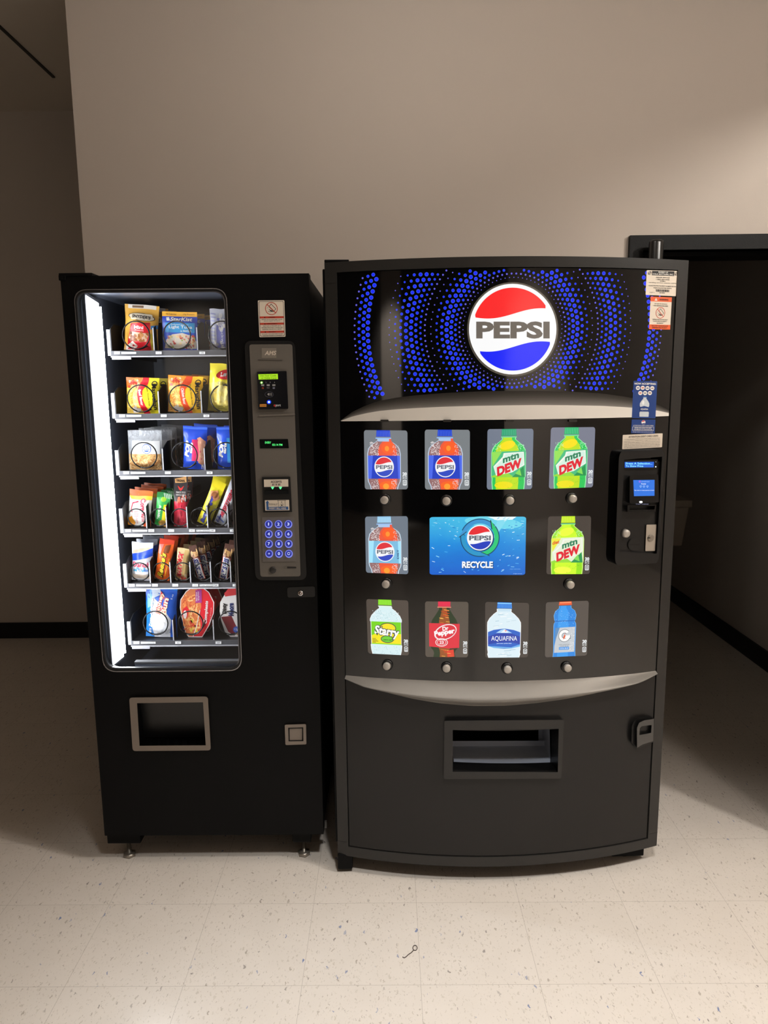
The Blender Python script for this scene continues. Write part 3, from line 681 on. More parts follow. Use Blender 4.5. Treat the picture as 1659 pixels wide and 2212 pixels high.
def art_tuna(a):
    a.rect(0, 0, 1, .12, C(240, 178, 60)); a.text('70 Calories', .26, .065, .3, .045, C(120, 60, 30), 3); a.text('17g Protein', .76, .065, .32, .045, C(120, 60, 30), 3)
    a.rect(0, .12, 1, .28, C(20, 62, 176)); a.text('StarKist', .56, .19, .62, .10, W_, 4, bold=.03, shear=.15); a.poly([(.12, .15), (.2, .14), (.24, .23), (.14, .235)], W_, 3)
    a.rect(.10, .28, .94, .53, C(30, 140, 196), 2); a.text('Reduced Sodium', .52, .325, .5, .035, W_, 4); a.text('Light Tuna', .54, .40, .66, .095, W_, 4, bold=.015); a.text('in WATER', .70, .49, .3, .05, W_, 4, bold=.02)
    a.poly([(.06, .93), (.12, .72), (.3, .58), (.6, .54), (.9, .62), (.97, .75), (.97, .93)], C(226, 214, 196), 3)
    blobs(a, 70, .14, .92, .60, .92, [C(232, 190, 170), C(206, 120, 100), C(238, 226, 206), C(150, 170, 70), C(196, 60, 50), C(240, 210, 150)], .02, .05, 4, 8)
    a.rect(0, .94, 1, 1, C(24, 70, 190), 3)
def art_bar(a):
    for k in range(10): a.poly([(.05, .1+.085*k), (.3, .12+.085*k), (.3, .15+.085*k), (.05, .13+.085*k)], C(150, 150, 190), 1)
    a.rect(.36, .22, .98, .92, C(110, 112, 176), 2)
    blobs(a, 30, .38, .98, .1, .5, [C(226, 220, 214), C(196, 190, 200)], .04, .08, 3, 4); a.text('Snackwise', .66, .66, .6, .13, W_, 5, rot=88); blobs(a, 14, .05, .95, .8, .97, [C(206, 200, 190), C(170, 166, 170)], .05, .09, 3, 5)
def art_noodles(a, kind):
    red = C(214, 24, 40) if kind == 'Beef' else C(226, 70, 24)
    side = C(232, 120, 44) if kind == 'Beef' else C(240, 140, 30)
    a.poly([(0, 0), (.55, 0), (.42, .45), (.50, 1), (0, 1)], C(236, 190, 70) if kind == 'Beef' else C(238, 150, 50), 1)
    a.poly([(0, 0), (.5, 0), (.42, .2), (.05, .26), (0, .3)], side, 2)
    blobs(a, 22, .05, .42, .05, .3, [C(206, 60, 40), C(240, 170, 90), C(250, 220, 180)], .03, .07, 3, 6)
    noodle(a, 90, .04, .46, .28, .98, [C(250, 226, 120), C(220, 168, 60), C(244, 206, 96)], .02, 3, 9)
    a.poly([(.18, .86), (.3, .78), (.46, .88), (.4, .97), (.2, .98)], C(240, 226, 224), 5)
    sw = [(.52, 0), (.70, 0), (.68, .18), (.54, .36), (.52, .55), (.62, .78), (.72, 1), (.52, 1), (.42, .72), (.36, .46), (.42, .22)]
    a.poly(sw, red, 6); a.text(kind+' flavor', .49, .55, .44, .085, W_, 8, bold=.02, rot=80)
    a.poly([(.70, 0), (1, 0), (1, 1), (.72, 1), (.62, .78), (.53, .56), (.54, .37), (.68, .18)], C(246, 226, 40) if kind == 'Beef' else C(248, 190, 40), 5)
    a.text('Maruchan', .885, .52, .72, .12, K_, 9, bold=.03, rot=86); a.ring(ell(.87, .16, .085, .08, 24), ell(.87, .16, .06, .055, 24), K_, 9); a.text('Ramen Noodle Soup', .70, .50, .56, .055, K_, 9, bold=.01, rot=82)
def art_chips(a):
    a.poly([(.0, .42), (.5, .36), (1, .5), (1, 1), (0, 1)], C(196, 178, 70), 1); a.ell(.52, .66, .34, .22, C(214, 196, 120), 2, 20); blobs(a, 24, .25, .8, .5, .85, [C(236, 212, 110), C(226, 196, 84), C(246, 226, 140)], .06, .11, 3, 3)
    a.poly(ell(.62, .21, .36, .105, 30, -6), C(190, 20, 30), 5); a.poly(ell(.62, .21, .33, .09, 30, -6), C(206, 30, 36), 6); a.text("Lay's", .62, .215, .46, .12, W_, 8, bold=.04, rot=-6, shear=.15)
    a.text('Classic', .55, .40, .4, .06, C(90, 70, 20), 8); a.text('Gluten free', .5, .93, .3, .03, C(90, 70, 20), 8)
def art_crackers(a):
    a.rect(.14, .26, .95, .60, C(236, 236, 238, r=.4)); a.poly(ell(.58, .46, .13, .125, 30), C(60, 100, 190), 3); a.poly(ell(.58, .46, .115, .11, 30), W_, 4)
    a.text('Life', .58, .41, .1, .04, C(60, 100, 190), 6); a.text('Incredible', .58, .465, .19, .032, C(60, 100, 190), 6, bold=.02); a.poly(ell(.58, .50, .07, .035, 16, 0, 0, 180), C(60, 100, 190), 6)
    a.rect(.02, .59, .98, .985, C(206, 156, 96, r=.6), 4); noodle(a, 200, .03, .97, .60, .98, [C(230, 186, 124, r=.6), C(176, 118, 62, r=.6), C(240, 206, 152, r=.6), C(206, 150, 86, r=.6)], .022, 5, 10)
def art_pastry(a, flav):
    a.rect(.0, .02, 1, .07, C(60, 110, 225), 1)
    if flav:
        a.rect(.40, .30, .70, .80, C(206, 44, 96), 2); a.poly([(.62, .27), (.74, .24), (.96, .34), (.92, .86), (.80, .90), (.66, .84), (.70, .6)], C(226, 160, 132), 3); blobs(a, 12, .72, .92, .35, .8, [C(210, 60, 110), C(240, 190, 160)], .02, .04, 4, 2)
    else:
        a.rect(.45, .26, .95, .84, C(40, 130, 190), 2); a.poly(ell(.8, .62, .16, .13, 20), C(30, 60, 130), 3); a.poly(ell(.8, .62, .1, .08, 20), C(90, 80, 90), 4)
    a.text('POP', .20, .52, .36, .21, W_, 6, bold=.06, rot=-78); a.text('tarts', .37, .50, .26, .12, W_, 6, bold=.05, rot=-78); a.text('2', .82, .93, .13, .09, W_, 6, bold=.03, rot=-80)
def art_corn(a):
    a.rect(0, 0, 1, .18, C(232, 104, 36), 1); a.poly([(0, .18), (1, .13), (1, .24), (.1, .26)], C(240, 196, 60), 2); a.poly([(0, .80), (.2, .72), (.34, .92), (.28, 1), (0, 1)], C(232, 150, 40), 2); a.poly([(.7, .86), (1, .8), (1, 1), (.68, 1)], C(226, 90, 40), 2)
    RR = C(200, 30, 70); a.text('Corn', .66, .38, .34, .22, RR, 6, bold=.03, rot=84); a.text('NUTS', .72, .72, .26, .20, RR, 6, bold=.03, rot=84); a.line([(.45, .3), (.2, .36), (.14, .55), (.2, .62)], .035, RR, 3); a.text('Zesty', .42, .84, .2, .07, RR, 6, rot=84)
    for k in range(4): a.line([(.3, .60+.04*k), (.5, .59+.04*k)], .012, C(150, 60, 70), 3)
def art_green(a):
    a.poly([(0, 0), (1, 0), (1, .12), (0, .16)], C(40, 120, 60), 1)
    for k in range(5): a.line([(.5+.12*k, .02), (.62+.12*k, .16)], .03, C(232, 238, 226), 3)
    a.ell(.52, .2, .2, .07, C(150, 200, 40), 3, 20); a.poly([(.62, .35), (.86, .33), (.78, .82), (.52, .84)], C(236, 222, 30), 3); a.text('NATURE', .34, .55, .36, .15, W_, 5, bold=.02, rot=-80); a.text('VALLEY', .24, .62, .34, .10, W_, 5, bold=.02, rot=-80); a.poly(ell(.62, .9, .34, .10, 16), C(214, 160, 70), 4); blobs(a, 14, .4, .85, .84, .97, [C(190, 120, 50), C(236, 196, 110)], .04, .07, 5, 3)
def art_jerky(a):
    a.rect(0, 0, 1, .50, C(44, 40, 42), 1); a.poly([(.08, .06), (.9, 0), (.92, .12), (.1, .14)], C(214, 160, 100), 3); a.text('ORIGINAL', .5, .09, .66, .05, K_, 5, bold=.03)
    a.poly([(.28, .19), (.5, .24), (.74, .19), (.62, .26), (.5, .29), (.38, .26)], C(214, 40, 40), 3); a.text('SNACK STICK', .52, .32, .7, .035, W_, 5); a.text('HARDWOOD SMOKED', .52, .37, .72, .03, W_, 5); blobs(a, 16, .3, .9, .40, .5, [C(190, 60, 40), C(220, 120, 90), W_], .04, .07, 3, 3)
    a.rect(.0, .50, 1, 1, C(196, 36, 60), 2); noodle(a, 40, .1, .95, .55, .97, [C(150, 24, 44), C(226, 70, 90)], .03, 3, 5)
def art_butter(a):
    a.poly([(0, 0), (1, 0), (1, .18), (0, .14)], C(240, 220, 30), 1); a.poly([(.1, .26), (.6, .2), (.95, .34), (.7, .44), (.2, .4)], C(206, 140, 90), 3); a.poly(ell(.5, .31, .26, .07, 16), C(150, 90, 50), 4); a.text('Butterfinger', .42, .66, .62, .40, C(28, 40, 140), 6, bold=.05, rot=-84); a.rect(.74, .5, .96, .96, C(196, 190, 60), 2)
def art_musket(a):
    a.poly([(.1, 0), (.95, 0), (.95, .22), (.4, .26)], C(240, 226, 214), 2); blobs(a, 20, .3, .95, .02, .24, [C(170, 80, 70), C(244, 240, 236), C(120, 80, 70)], .05, .10, 3, 4); a.text('MUSKETEERS', .42, .52, .6, .34, C(186, 24, 50), 6, bold=.04, rot=-82); a.text('3', .3, .88, .2, .12, C(40, 60, 150), 6, bold=.05, rot=-82); a.rect(.70, .3, .98, .95, C(176, 178, 186), 2)
    for k in range(8): a.ell(.15+.1*k % .6, .86+.014*k, .05, .02, C(60, 90, 180), 4, 8)
def art_red(a): a.text('KitKat', .4, .5, .5, .3, W_, 5, bold=.05, rot=-86)
def art_danish(a):
    a.poly([(0, 0), (1, 0), (1, .22), (0, .3)], C(214, 220, 236, r=.2), 1); a.poly([(.02, .3), (.5, .24), (1, .14), (1, .34), (.5, .42), (.02, .48)], C(30, 74, 190), 3); a.poly([(.05, .22), (.4, .16), (.8, .12), (.9, .17), (.4, .24), (.05, .3)], C(222, 190, 160), 3)
    a.text('Danish', .5, .56, .84, .13, C(206, 40, 80), 6, bold=.02); a.text('Cheese', .62, .70, .46, .08, C(40, 110, 190), 6, bold=.02); blobs(a, 10, .1, .9, .64, .78, [C(80, 160, 196)], .03, .05, 3, 7); a.rect(.04, .82, .9, .95, C(226, 206, 186), 2)
def art_reese(a):
    a.poly([(0, 0), (1, 0), (1, .1), (0, .14)], C(214, 60, 30), 1); a.poly([(.05, .14), (.35, .12), (.2, .36), (.03, .36)], C(238, 120, 110), 3); a.poly([(.45, .16), (.8, .12), (.76, .32), (.4, .32)], C(120, 62, 30), 3); a.text("Reese's", .42, .62, .62, .42, C(40, 24, 16), 5, bold=.09, rot=-80); a.text("Reese's", .40, .62, .60, .38, C(250, 216, 40), 7, bold=.03, rot=-80); a.line([(.7, .9), (.86, .44)], .03, C(250, 216, 40), 5); a.poly([(.0, .94), (.2, .86), (.5, .94), (.3, 1), (0, 1)], C(236, 110, 50), 3)
def art_twix(a):
    a.rect(.62, .04, 1, .98, C(206, 172, 110), 1); a.text('TWIX', .34, .34, .42, .46, C(206, 24, 44), 6, bold=.06, rot=-82)
    a.text('MAX', .36, .72, .34, .42, C(206, 24, 44), 6, bold=.05, rot=-82); blobs(a, 14, .1, .9, .84, .98, [C(240, 220, 180), C(206, 140, 60), C(220, 60, 60)], .05, .1, 3, 5)
def art_snick(a):
    a.poly([(0, 0), (1, 0), (1, .2), (0, .16)], C(82, 52, 42), 1); a.poly([(.1, .16), (.9, .2), (.95, .33), (.05, .33)], C(200, 150, 96), 3); blobs(a, 12, .15, .9, .18, .33, [C(120, 72, 40), C(230, 190, 130)], .06, .1, 4, 3)
    a.rect(.06, .35, .96, .98, C(214, 60, 60), 4); a.rect(.12, .36, .90, .975, W_, 5); a.text('SATISFIES', .50, .67, .58, .56, C(36, 40, 120), 7, bold=.05, rot=-86)
def art_mm(a): a.text('m', .4, .4, .5, .2, C(90, 50, 30), 5, bold=.05, rot=-86); a.ell(.6, .72, .22, .07, C(60, 150, 190), 3, 20)
def art_bun(a):
    a.poly([(0, 0), (1, .04), (1, 1), (.8, 1), (.55, .55), (.2, .3), (0, .25)], C(30, 90, 200), 1); a.poly([(.22, .16), (.55, .3), (.85, .62), (.78, 1), (.28, 1), (.20, .6)], C(226, 226, 230), 3); a.poly([(.05, .1), (.2, .02), (.36, 0), (.3, .3), (.08, .4)], C(120, 180, 236), 2)
    a.poly([(.18, .03), (.46, .02), (.5, .12), (.24, .2)], C(206, 216, 232), 3)
    RD, CRM = C(206, 50, 50), C(250, 236, 200)
    for t, x, y, ww, hh in (('Honey', .50, .28, .44, .19), ('Bun', .66, .34, .34, .20)):
        a.text(t, x, y, ww, hh, RD, 6, bold=.13, rot=-78); a.text(t, x, y, ww*.95, hh*.86, CRM, 8, bold=.03, rot=-78)
    a.text('JUMBO', .24, .36, .34, .10, C(16, 50, 150), 8, bold=.07, rot=-78); a.text('JUMBO', .24, .36, .33, .085, W_, 9, bold=.02, rot=-78); a.text('Mrs Zoes', .17, .76, .36, .10, W_, 8, bold=.02, rot=-84); a.text('5 oz', .86, .16, .10, .05, W_, 8, rot=-78); blobs(a, 20, .34, .74, .5, .95, [C(240, 238, 236), C(206, 206, 210)], .04, .08, 4, 4); a.text('NET WT 4.75 OZ', .56, .66, .18, .03, C(90, 90, 96), 8)
for_t = {}
FRONT = TY+0.036
FLOORZ = [z-.0028 for z in TRAYZ]
#  tray, name, category, front label, plural group, photo box (xl, xr, ytop, ybot), tilt, thickness, base colour, art, copies behind, pitch, shift per copy, bag options
PROD = [
 (0, 'pretzel_bag', 'snack bag', 'tan bag of mini pretzels with a red panel and cream oval label', (268, 342, 662, 756), 5, .040, C(222, 168, 72), art_pretzel, 2, .075, (.006, 0), dict(seal=(.11, .03), crumple=.06)),
 (0, 'tuna_pouch', 'snack pouch', 'blue pouch of light tuna with an orange top band', (352, 427, 675, 756), 2, .020, C(22, 74, 190), art_tuna, 3, .060, (.010, 0), dict(seal=(.06, .05), crumple=.02, pinch=0)),
 (0, 'snack_bar', 'snack bar', 'silver and lavender wrapped bar cut off by the window edge', (454, 498, 668, 756), 2, .022, C(190, 190, 200, r=.2), art_bar, 1, .062, (.004, 0), dict(seal=(.09, .05), crumple=.09)),
 (1, 'noodle_packet', 'noodle packet', 'yellow beef noodle soup packet with a red curved band', (275, 346, 817, 892), 2, .034, C(246, 214, 50), lambda a: art_noodles(a, 'Beef'), 2, .062, (.008, 0), dict(seal=(.05, .04), crumple=.04, pinch=.02)),
 (1, 'noodle_packet', 'noodle packet', 'orange chicken noodle soup packet with a red curved band', (363, 438, 815, 892), 4, .034, C(240, 150, 40), lambda a: art_noodles(a, 'Chicken'), 3, .062, (.008, .004), dict(seal=(.06, .04), crumple=.06, pinch=.02)),
 (1, 'chip_bag', 'snack bag', 'yellow potato chip bag with a red oval badge', (448, 512, 790, 891), 6, .046, C(240, 220, 60, r=.2), art_chips, 1, .08, (.006, 0), dict(seal=(.08, .03), crumple=.09)),
 (2, 'cracker_bag', 'snack bag', 'clear bag of tan cracker sticks with a round blue smile label', (280, 352, 930, 1015), 1, .030, None, art_crackers, 4, .055, (.009, .003), dict(seal=(.10, .02), crumple=.05, pinch=0)),
 (2, 'pastry_pouch', 'snack pouch', 'blue toaster pastry pouch with a pink picture', (396, 448, 922, 1015), 3, .026, C(26, 74, 206, r=.2), lambda a: art_pastry(a, True), 1, .064, (.012, .006), dict(seal=(.06, .04), crumple=.05)),
 (2, 'pastry_pouch', 'snack pouch', 'blue toaster pastry pouch with a teal picture at the window edge', (470, 522, 922, 1015), 1, .026, C(26, 74, 196, r=.2), lambda a: art_pastry(a, False), 1, .064, (.006, 0), dict(seal=(.06, .04), crumple=.05)),
 (3, 'corn_snack_bag', 'snack bag', 'white and orange bag of corn snack with red lettering', (276, 326, 1062, 1139), 7, .024, C(242, 236, 228), art_corn, 3, .042, (.004, .004), dict(seal=(.08, .05), crumple=.07)),
 (3, 'granola_bar', 'snack bar', 'green and yellow granola bar wrapper', (334, 364, 1066, 1139), 8, .020, C(60, 170, 80), art_green, 3, .042, (.006, .002), dict(seal=(.12, .05), crumple=.07)),
 (3, 'meat_stick_pack', 'snack bar', 'red meat stick pack with a tall black header card', (376, 406, 1029, 1139), 3, .016, C(190, 40, 60), art_jerky, 1, .045, (.004, -.006), dict(seal=(.30, .03), crumple=.03)),
 (3, 'candy_bar', 'candy bar', 'yellow candy bar with blue lettering leaning to the right', (425, 454, 1046, 1139), 24, .018, C(238, 222, 40), art_butter, 2, .042, (.006, .004), dict(seal=(.14, .05), crumple=.07)),
 (3, 'candy_bar', 'candy bar', 'silver candy bar with red lettering leaning to the right', (462, 490, 1046, 1139), 24, .018, C(206, 208, 214, r=.2), art_musket, 2, .042, (.008, .004), dict(seal=(.14, .05), crumple=.07)),
 (3, 'candy_bar', 'candy bar', 'red candy bar at the window edge of the fourth tray', (503, 530, 1068, 1139), 3, .018, C(190, 24, 34), art_red, 1, .042, (.003, 0), dict(seal=(.1, .05), crumple=.05)),
 (4, 'danish_pastry', 'pastry', 'round white pastry wrapper with a blue band and red lettering', (285, 331, 1173, 1257), 4, .030, C(228, 226, 232, r=.2), art_danish, 3, .044, (.006, .003), dict(seal=(.12, .04), crumple=.08)),
 (4, 'peanut_butter_cups', 'candy bar', 'orange candy wrapper with yellow lettering leaning to the right', (334, 366, 1168, 1257), 11, .018, C(230, 96, 30), art_reese, 4, .042, (.007, .005), dict(seal=(.08, .04), crumple=.05)),
 (4, 'candy_bar', 'candy bar', 'gold candy bar with red lettering', (378, 404, 1186, 1257), 8, .018, C(226, 200, 150, r=.2), art_twix, 3, .042, (.009, .006), dict(seal=(.06, .05), crumple=.07)),
 (4, 'candy_bar', 'candy bar', 'brown candy bar with blue lettering leaning to the left', (428, 446, 1180, 1257), -13, .016, C(84, 54, 44), art_snick, 4, .042, (.008, .004), dict(seal=(.14, .04), crumple=.05)),
 (4, 'candy_bar', 'candy bar', 'brown candy bar with blue lettering leaning to the right', (472, 492, 1178, 1257), 13, .016, C(84, 54, 44), art_snick, 2, .042, (.006, .006), dict(seal=(.14, .04), crumple=.05)),
 (4, 'candy_bag', 'candy bag', 'yellow candy bag at the window edge of the fifth tray', (508, 536, 1160, 1257), 2, .018, C(240, 190, 20), art_mm, 1, .042, (.004, 0), dict(seal=(.1, .05), crumple=.05)),
 (5, 'honey_bun', 'pastry', 'large blue and white honey bun wrapper with red outlined lettering', (316, 384, 1272, 1382), 3, .036, C(44, 130, 214, r=.2), art_bun, 2, .066, (.008, 0), dict(seal=(.05, .03), crumple=.06)),
]
ORD = ['second', 'third', 'fourth', 'fifth', 'sixth']
TRAYN = ['top tray', 'second tray from the top', 'third tray from the top', 'fourth tray from the top', 'fifth tray from the top', 'bottom tray']
def copy_thing(o):
    c = o.copy(); COL.objects.link(c)
    for ch in list(o.children):
        d = ch.copy(); COL.objects.link(d); d.parent = c
    return c
def place_row(o, label, short, cat, ti, x, z, n, pitch, shift, tilt, y=None, rnd=None):
    tag(o, label, cat, 'packets on the '+TRAYN[ti] if n else None)
    o.location = (x, y or FRONT, z); o.rotation_euler = (0, R_(tilt), 0)
    for k in range(n):
        c = copy_thing(o); dx, dz = shift
        c.location = (x+dx*(k+1)+rnd.uniform(-.002, .002), (y or FRONT)+pitch*(k+1), z)
        c.scale = (1, 1, 1+dz*(k+1)*4); c.rotation_euler = (0, R_(tilt*.8+rnd.uniform(-3, 3)), R_(rnd.uniform(-3, 3)))
        c['label'] = '%s, %s in its row on the %s' % (short, ORD[k], TRAYN[ti])
SHORT = ['tan bag of mini pretzels', 'blue pouch of light tuna', 'silver and lavender wrapped bar', 'yellow beef noodle packet', 'orange chicken noodle packet', 'yellow potato chip bag', 'clear bag of cracker sticks',
 'blue pink-picture pastry pouch', 'blue teal-picture pastry pouch', 'white and orange corn bag', 'green granola bar', 'red meat stick pack', 'yellow candy bar', 'silver red-lettered candy bar', 'red edge candy bar',
 'round white pastry wrapper', 'orange candy wrapper', 'gold candy bar', 'brown left-leaning candy bar', 'brown right-leaning candy bar', 'yellow candy bag', 'blue and white honey bun']
CLEAR = film_mat((226, 230, 236), .42)
rnd = random.Random(11)
for i, (ti, nm, cat, lab, (xl, xr, yt, yb), tilt, th, base, art, n, pitch, shift, kw) in enumerate(PROD):
    pl = atY(xl, yb, FRONT); pr = atY(xr, yb, FRONT); top = atY((xl+xr)/2, yt, FRONT)
    z = FLOORZ[ti]; wd = pr.x-pl.x; ht = (top.z-z)/math.cos(R_(tilt))
    b = Bag(nm, wd, ht, th, base or CLEAR, seed=i+3, **kw); art(b.a); o = b.done()
    place_row(o, lab+' in the '+TRAYN[ti] if len(lab.split()) < 10 else lab, SHORT[i], cat, ti, (pl.x+pr.x)/2-(0 if abs(tilt) < 10 else 0), z+wd*.5*abs(math.sin(R_(tilt))), n, pitch, shift, tilt, rnd=rnd)
# ready-meal trays: a sleeve with cut corners round a shallow tray
def meal(name, q, art, sleeve, seed):
    """q: outline of the front in photo pixels."""
    pts = [atY(x, y, FRONT) for x, y in q]; zz = FLOORZ[5]; x0 = min(p.x for p in pts); x1 = max(p.x for p in pts); z1 = max(p.z for p in pts); z0 = min(p.z for p in pts)
    cx = (x0+x1)/2; h = z1-z0; wdt = x1-x0
    loop = [((p.x-x0)/wdt, (z1-p.z)/h) for p in pts]
    f = lambda a, b, off: Vector(((a-.5)*wdt, -off, (1-b)*h))
    mb = MB(); slab(mb, [loop], f, -.030, 0, sleeve, smooth=False)
    lp2 = [(.5+(a-.5)*1.04, .5+(b-.5)*1.02) for a, b in loop]
    mb2 = MB(); slab(mb2, [[(.5+(a-.5)*.97, .5+(b-.5)*.97) for a, b in loop]], f, -.036, -.030, paint((60, 40, 36), .4), smooth=False)
    o = mb.build(name)
    mb2.build('meal_tray', o, local=True)
    a = Art(f, base=.0003, d=.0002); art(a, loop); a.build('sleeve_print', o, local=True)
    return o, cx, zz
def clip(loop, n=None): return loop
def art_meal(a, loop):
    a.poly(loop, C(236, 228, 222), 1); inn = [(.5+(x-.5)*.95, .5+(y-.5)*.97) for x, y in loop]
    a.poly(inn, C(208, 26, 40), 2)
    left = [(x, y) for x, y in inn if x < .56]
    top = min(y for x, y in inn)
    food = [(.50, top+.02), (.60, .2), (.62, .42), (.50, .66), (.40, .8), (.36, .97)]+[p for p in sorted(left, key=lambda p: -p[1]) if p[0] < .42]
    a.poly(food, C(216, 120, 70), 3)
    noodle(a, 130, .08, .56, .18, .84, [C(236, 160, 90), C(196, 80, 40), C(246, 196, 130), C(220, 120, 60)], .026, 4, 21); blobs(a, 16, .14, .46, .66, .92, [C(206, 60, 40), C(220, 190, 70), C(240, 150, 80)], .03, .06, 5, 6)
    a.poly([(.08, .46), (.2, .40), (.26, .46), (.2, .62), (.06, .6)], C(206, 26, 40), 7); a.ell(.14, .56, .05, .08, W_, 8, 20, 10); a.text('Hormel', .14, .56, .1, .03, C(190, 20, 30), 9, rot=-80)
    a.poly([(.48, .10), (.66, .09), (.64, .34), (.46, .34)], C(160, 50, 130), 7); a.text('Spaghetti', .56, .21, .17, .05, W_, 9, rot=-88); a.text('Meat Sauce', .50, .22, .17, .05, W_, 9, rot=-88)
    a.line([(.58, .48), (.44, .82), (.34, .98)], .02, W_, 7); a.text('Compleats', .76, .52, .44, .12, W_, 9, bold=.03, rot=-80); a.text('ready in 90 seconds', .88, .58, .3, .03, W_, 9, rot=-78)
def art_stew(a, loop):
    a.poly(loop, C(232, 226, 222), 1)
    a.poly([(.14, .18), (.35, .02), (.62, 0), (.58, .2), (.16, .24)], C(196, 50, 54), 3); a.poly([(.03, .62), (.3, .6), (.42, .8), (.36, .98), (.2, .9)], C(120, 30, 40), 3)
    a.poly([(.62, .3), (.98, .2), (1, .5), (.98, .8), (.6, .98), (.42, .96), (.5, .76), (.64, .6)], C(206, 130, 70), 3); blobs(a, 40, .58, .96, .3, .9, [C(226, 150, 80), C(190, 90, 40), C(236, 180, 110), C(160, 90, 50), C(170, 180, 80)], .04, .09, 4, 8)
    a.poly([(.52, .10), (.74, .04), (.72, .30), (.50, .32)], C(50, 110, 190), 6); a.text('BEEF STEW', .62, .18, .2, .06, W_, 8, bold=.02, rot=-88)
    a.text('Dinty', .14, .46, .20, .14, K_, 8, bold=.05, rot=-88); a.text('Moore', .30, .48, .24, .15, C(30, 40, 90), 8, bold=.05, rot=-88); a.ell(.42, .86, .09, .06, C(60, 90, 170), 7, 20); a.text('12g', .42, .86, .1, .05, W_, 8)
MQ = [(400, 1366), (393, 1340), (389, 1318), (390, 1300), (402, 1282), (420, 1269), (432, 1268), (452, 1284), (463, 1306), (462, 1330), (452, 1356), (437, 1381), (408, 1381), (400, 1371)]
o, cx, zz = meal('ready_meal', MQ, art_meal, C(214, 30, 44), 1)
place_row(o, 'red eight-sided ready meal of pasta in red sauce on the bottom tray', 'red pasta ready meal', 'ready meal', 5, cx, zz, 3, .060, (.006, .002), 0, rnd=rnd)
MQ2 = [(486, 1370), (478, 1346), (475, 1326), (476, 1306), (490, 1282), (508, 1268), (522, 1266), (544, 1280), (556, 1304), (556, 1328), (546, 1354), (528, 1381), (498, 1381)]
o, cx, zz = meal('ready_meal', MQ2, art_stew, C(190, 50, 56), 2)
place_row(o, 'white and red beef stew ready meal at the window edge of the bottom tray', 'white and red stew ready meal', 'ready meal', 5, cx, zz, 1, .060, (.004, .002), 0, rnd=rnd)

# ------------------------------------------------------------------ the drinks machine
drink = empty('drinks_vending_machine', (OX+0.3*EYV.x, OY+0.3*EYV.y, 0), PSI, label='wide black drinks vending machine with a bowed front, lit round logo and ten bottle pictures', cat='vending machine')
DZ0, DZ1 = 0.060, 1.851
uz = lambda x, y, o: m2uz(x, y, o)
px2 = lambda x, y, o: m2(x, y, o)
def wbox(mb, u0, u1, v0, v1, z0, z1, mat):                     # box in the machine's own axes (v towards the back)
    mb.obox(OM+EX*u0+EYV*v0+Vector((0, 0, z0)), EX*(u1-u0), EYV*(v1-v0), Vector((0, 0, z1-z0)), mat)
mb = MB(); q = .055
wbox(mb, -.500, -.475, q, .80, .07, 1.835, BLACK); wbox(mb, .475, .500, q, .80, .07, 1.835, BLACK); wbox(mb, -.475, .475, .775, .80, .07, 1.835, BLACK); wbox(mb, -.475, .475, q, .775, 1.81, 1.835, BLACK); wbox(mb, -.475, .475, q, .775, .07, .095, BLACK)
mb.build('cabinet', drink)
# door core with the delivery opening, frame, panels
PORT = [(978, 1577), (1207, 1574.5), (1205, 1668), (978, 1667)]
def to_uz(p, off=0): return m2inv(m2(p[0], p[1], off))
def uz_loop(pts):
    out = []
    for p in pts:
        w_ = m2(*p); q_ = w_-OM; out.append((q_.dot(EX), w_.z))
    return out
UL, UR, ZB, ZT = -.4735, .4735, 0.092, 1.8235                   # inside the frame
mb = MB(); slab(mb, [[(-.503, DZ0), (.503, DZ0), (.503, DZ1), (-.503, DZ1)], uz_loop(PORT)], uz, -.06, -.012, JET, sx=.03)
mb.build('door_core', drink)
FR = paint((38, 37, 36), .36, spec=.4, bump=.05, bscale=1200, var=.05)
mb = MB(); slab(mb, [[(-.507, DZ0), (.507, DZ0), (.507, DZ1), (-.507, DZ1)], [(UL, ZB), (UR, ZB), (UR, ZT), (UL, ZT)]], uz, -.045, .003, FR, sx=.02)
for sgn in (-1, 1):
    u0 = -.5075 if sgn < 0 else .478
    slab(mb, [[(u0, DZ1-.055), (u0+.0295, DZ1-.055), (u0+.0295, DZ1-.0565), (u0, DZ1-.0565)]], uz, 0, .0034, JET)
    slab(mb, [[(u0, DZ0+.046), (u0+.0295, DZ0+.046), (u0+.0295, DZ0+.0475), (u0, DZ0+.0475)]], uz, 0, .0034, JET)
mb.build('door_frame', drink)
# seam heights: sign / silver arc / selection panel / silver arc / lower panel
A1T = [(731, 908), (762, 889), (790, 876), (818, 866), (856, 859), (897, 854), (960, 849), (1025, 846), (1090, 844.5), (1160, 844), (1230, 846), (1300, 850), (1350, 857), (1384, 863), (1420, 874), (1450, 886)]
A1B = [(1450, 898.5), (1380, 901), (1300, 903), (1200, 905), (1090, 906.5), (980, 907.5), (880, 909), (800, 909.5), (731, 910)]
A2T = [(743, 1458), (800, 1463), (870, 1467), (940, 1470), (1010, 1471.5), (1080, 1471.5), (1150, 1469.5), (1220, 1467), (1290, 1462.5), (1360, 1456), (1418.5, 1448.5)]
A2B = [(1418.5, 1455), (1380, 1470), (1330, 1486), (1280, 1499), (1220, 1510), (1160, 1518.5), (1090, 1524.5), (1020, 1525), (950, 1519), (890, 1509), (840, 1497), (790, 1482), (743, 1465.5)]
Z1T = lambda: 0
G = .004
zz = lambda pts: uz_loop(pts)
za = sum(p[1] for p in zz([(1090, 906.5), (800, 909.5)]))/2
t1 = zz(A1T); b1 = zz(A1B); t2 = zz(A2T); b2 = zz(A2B)
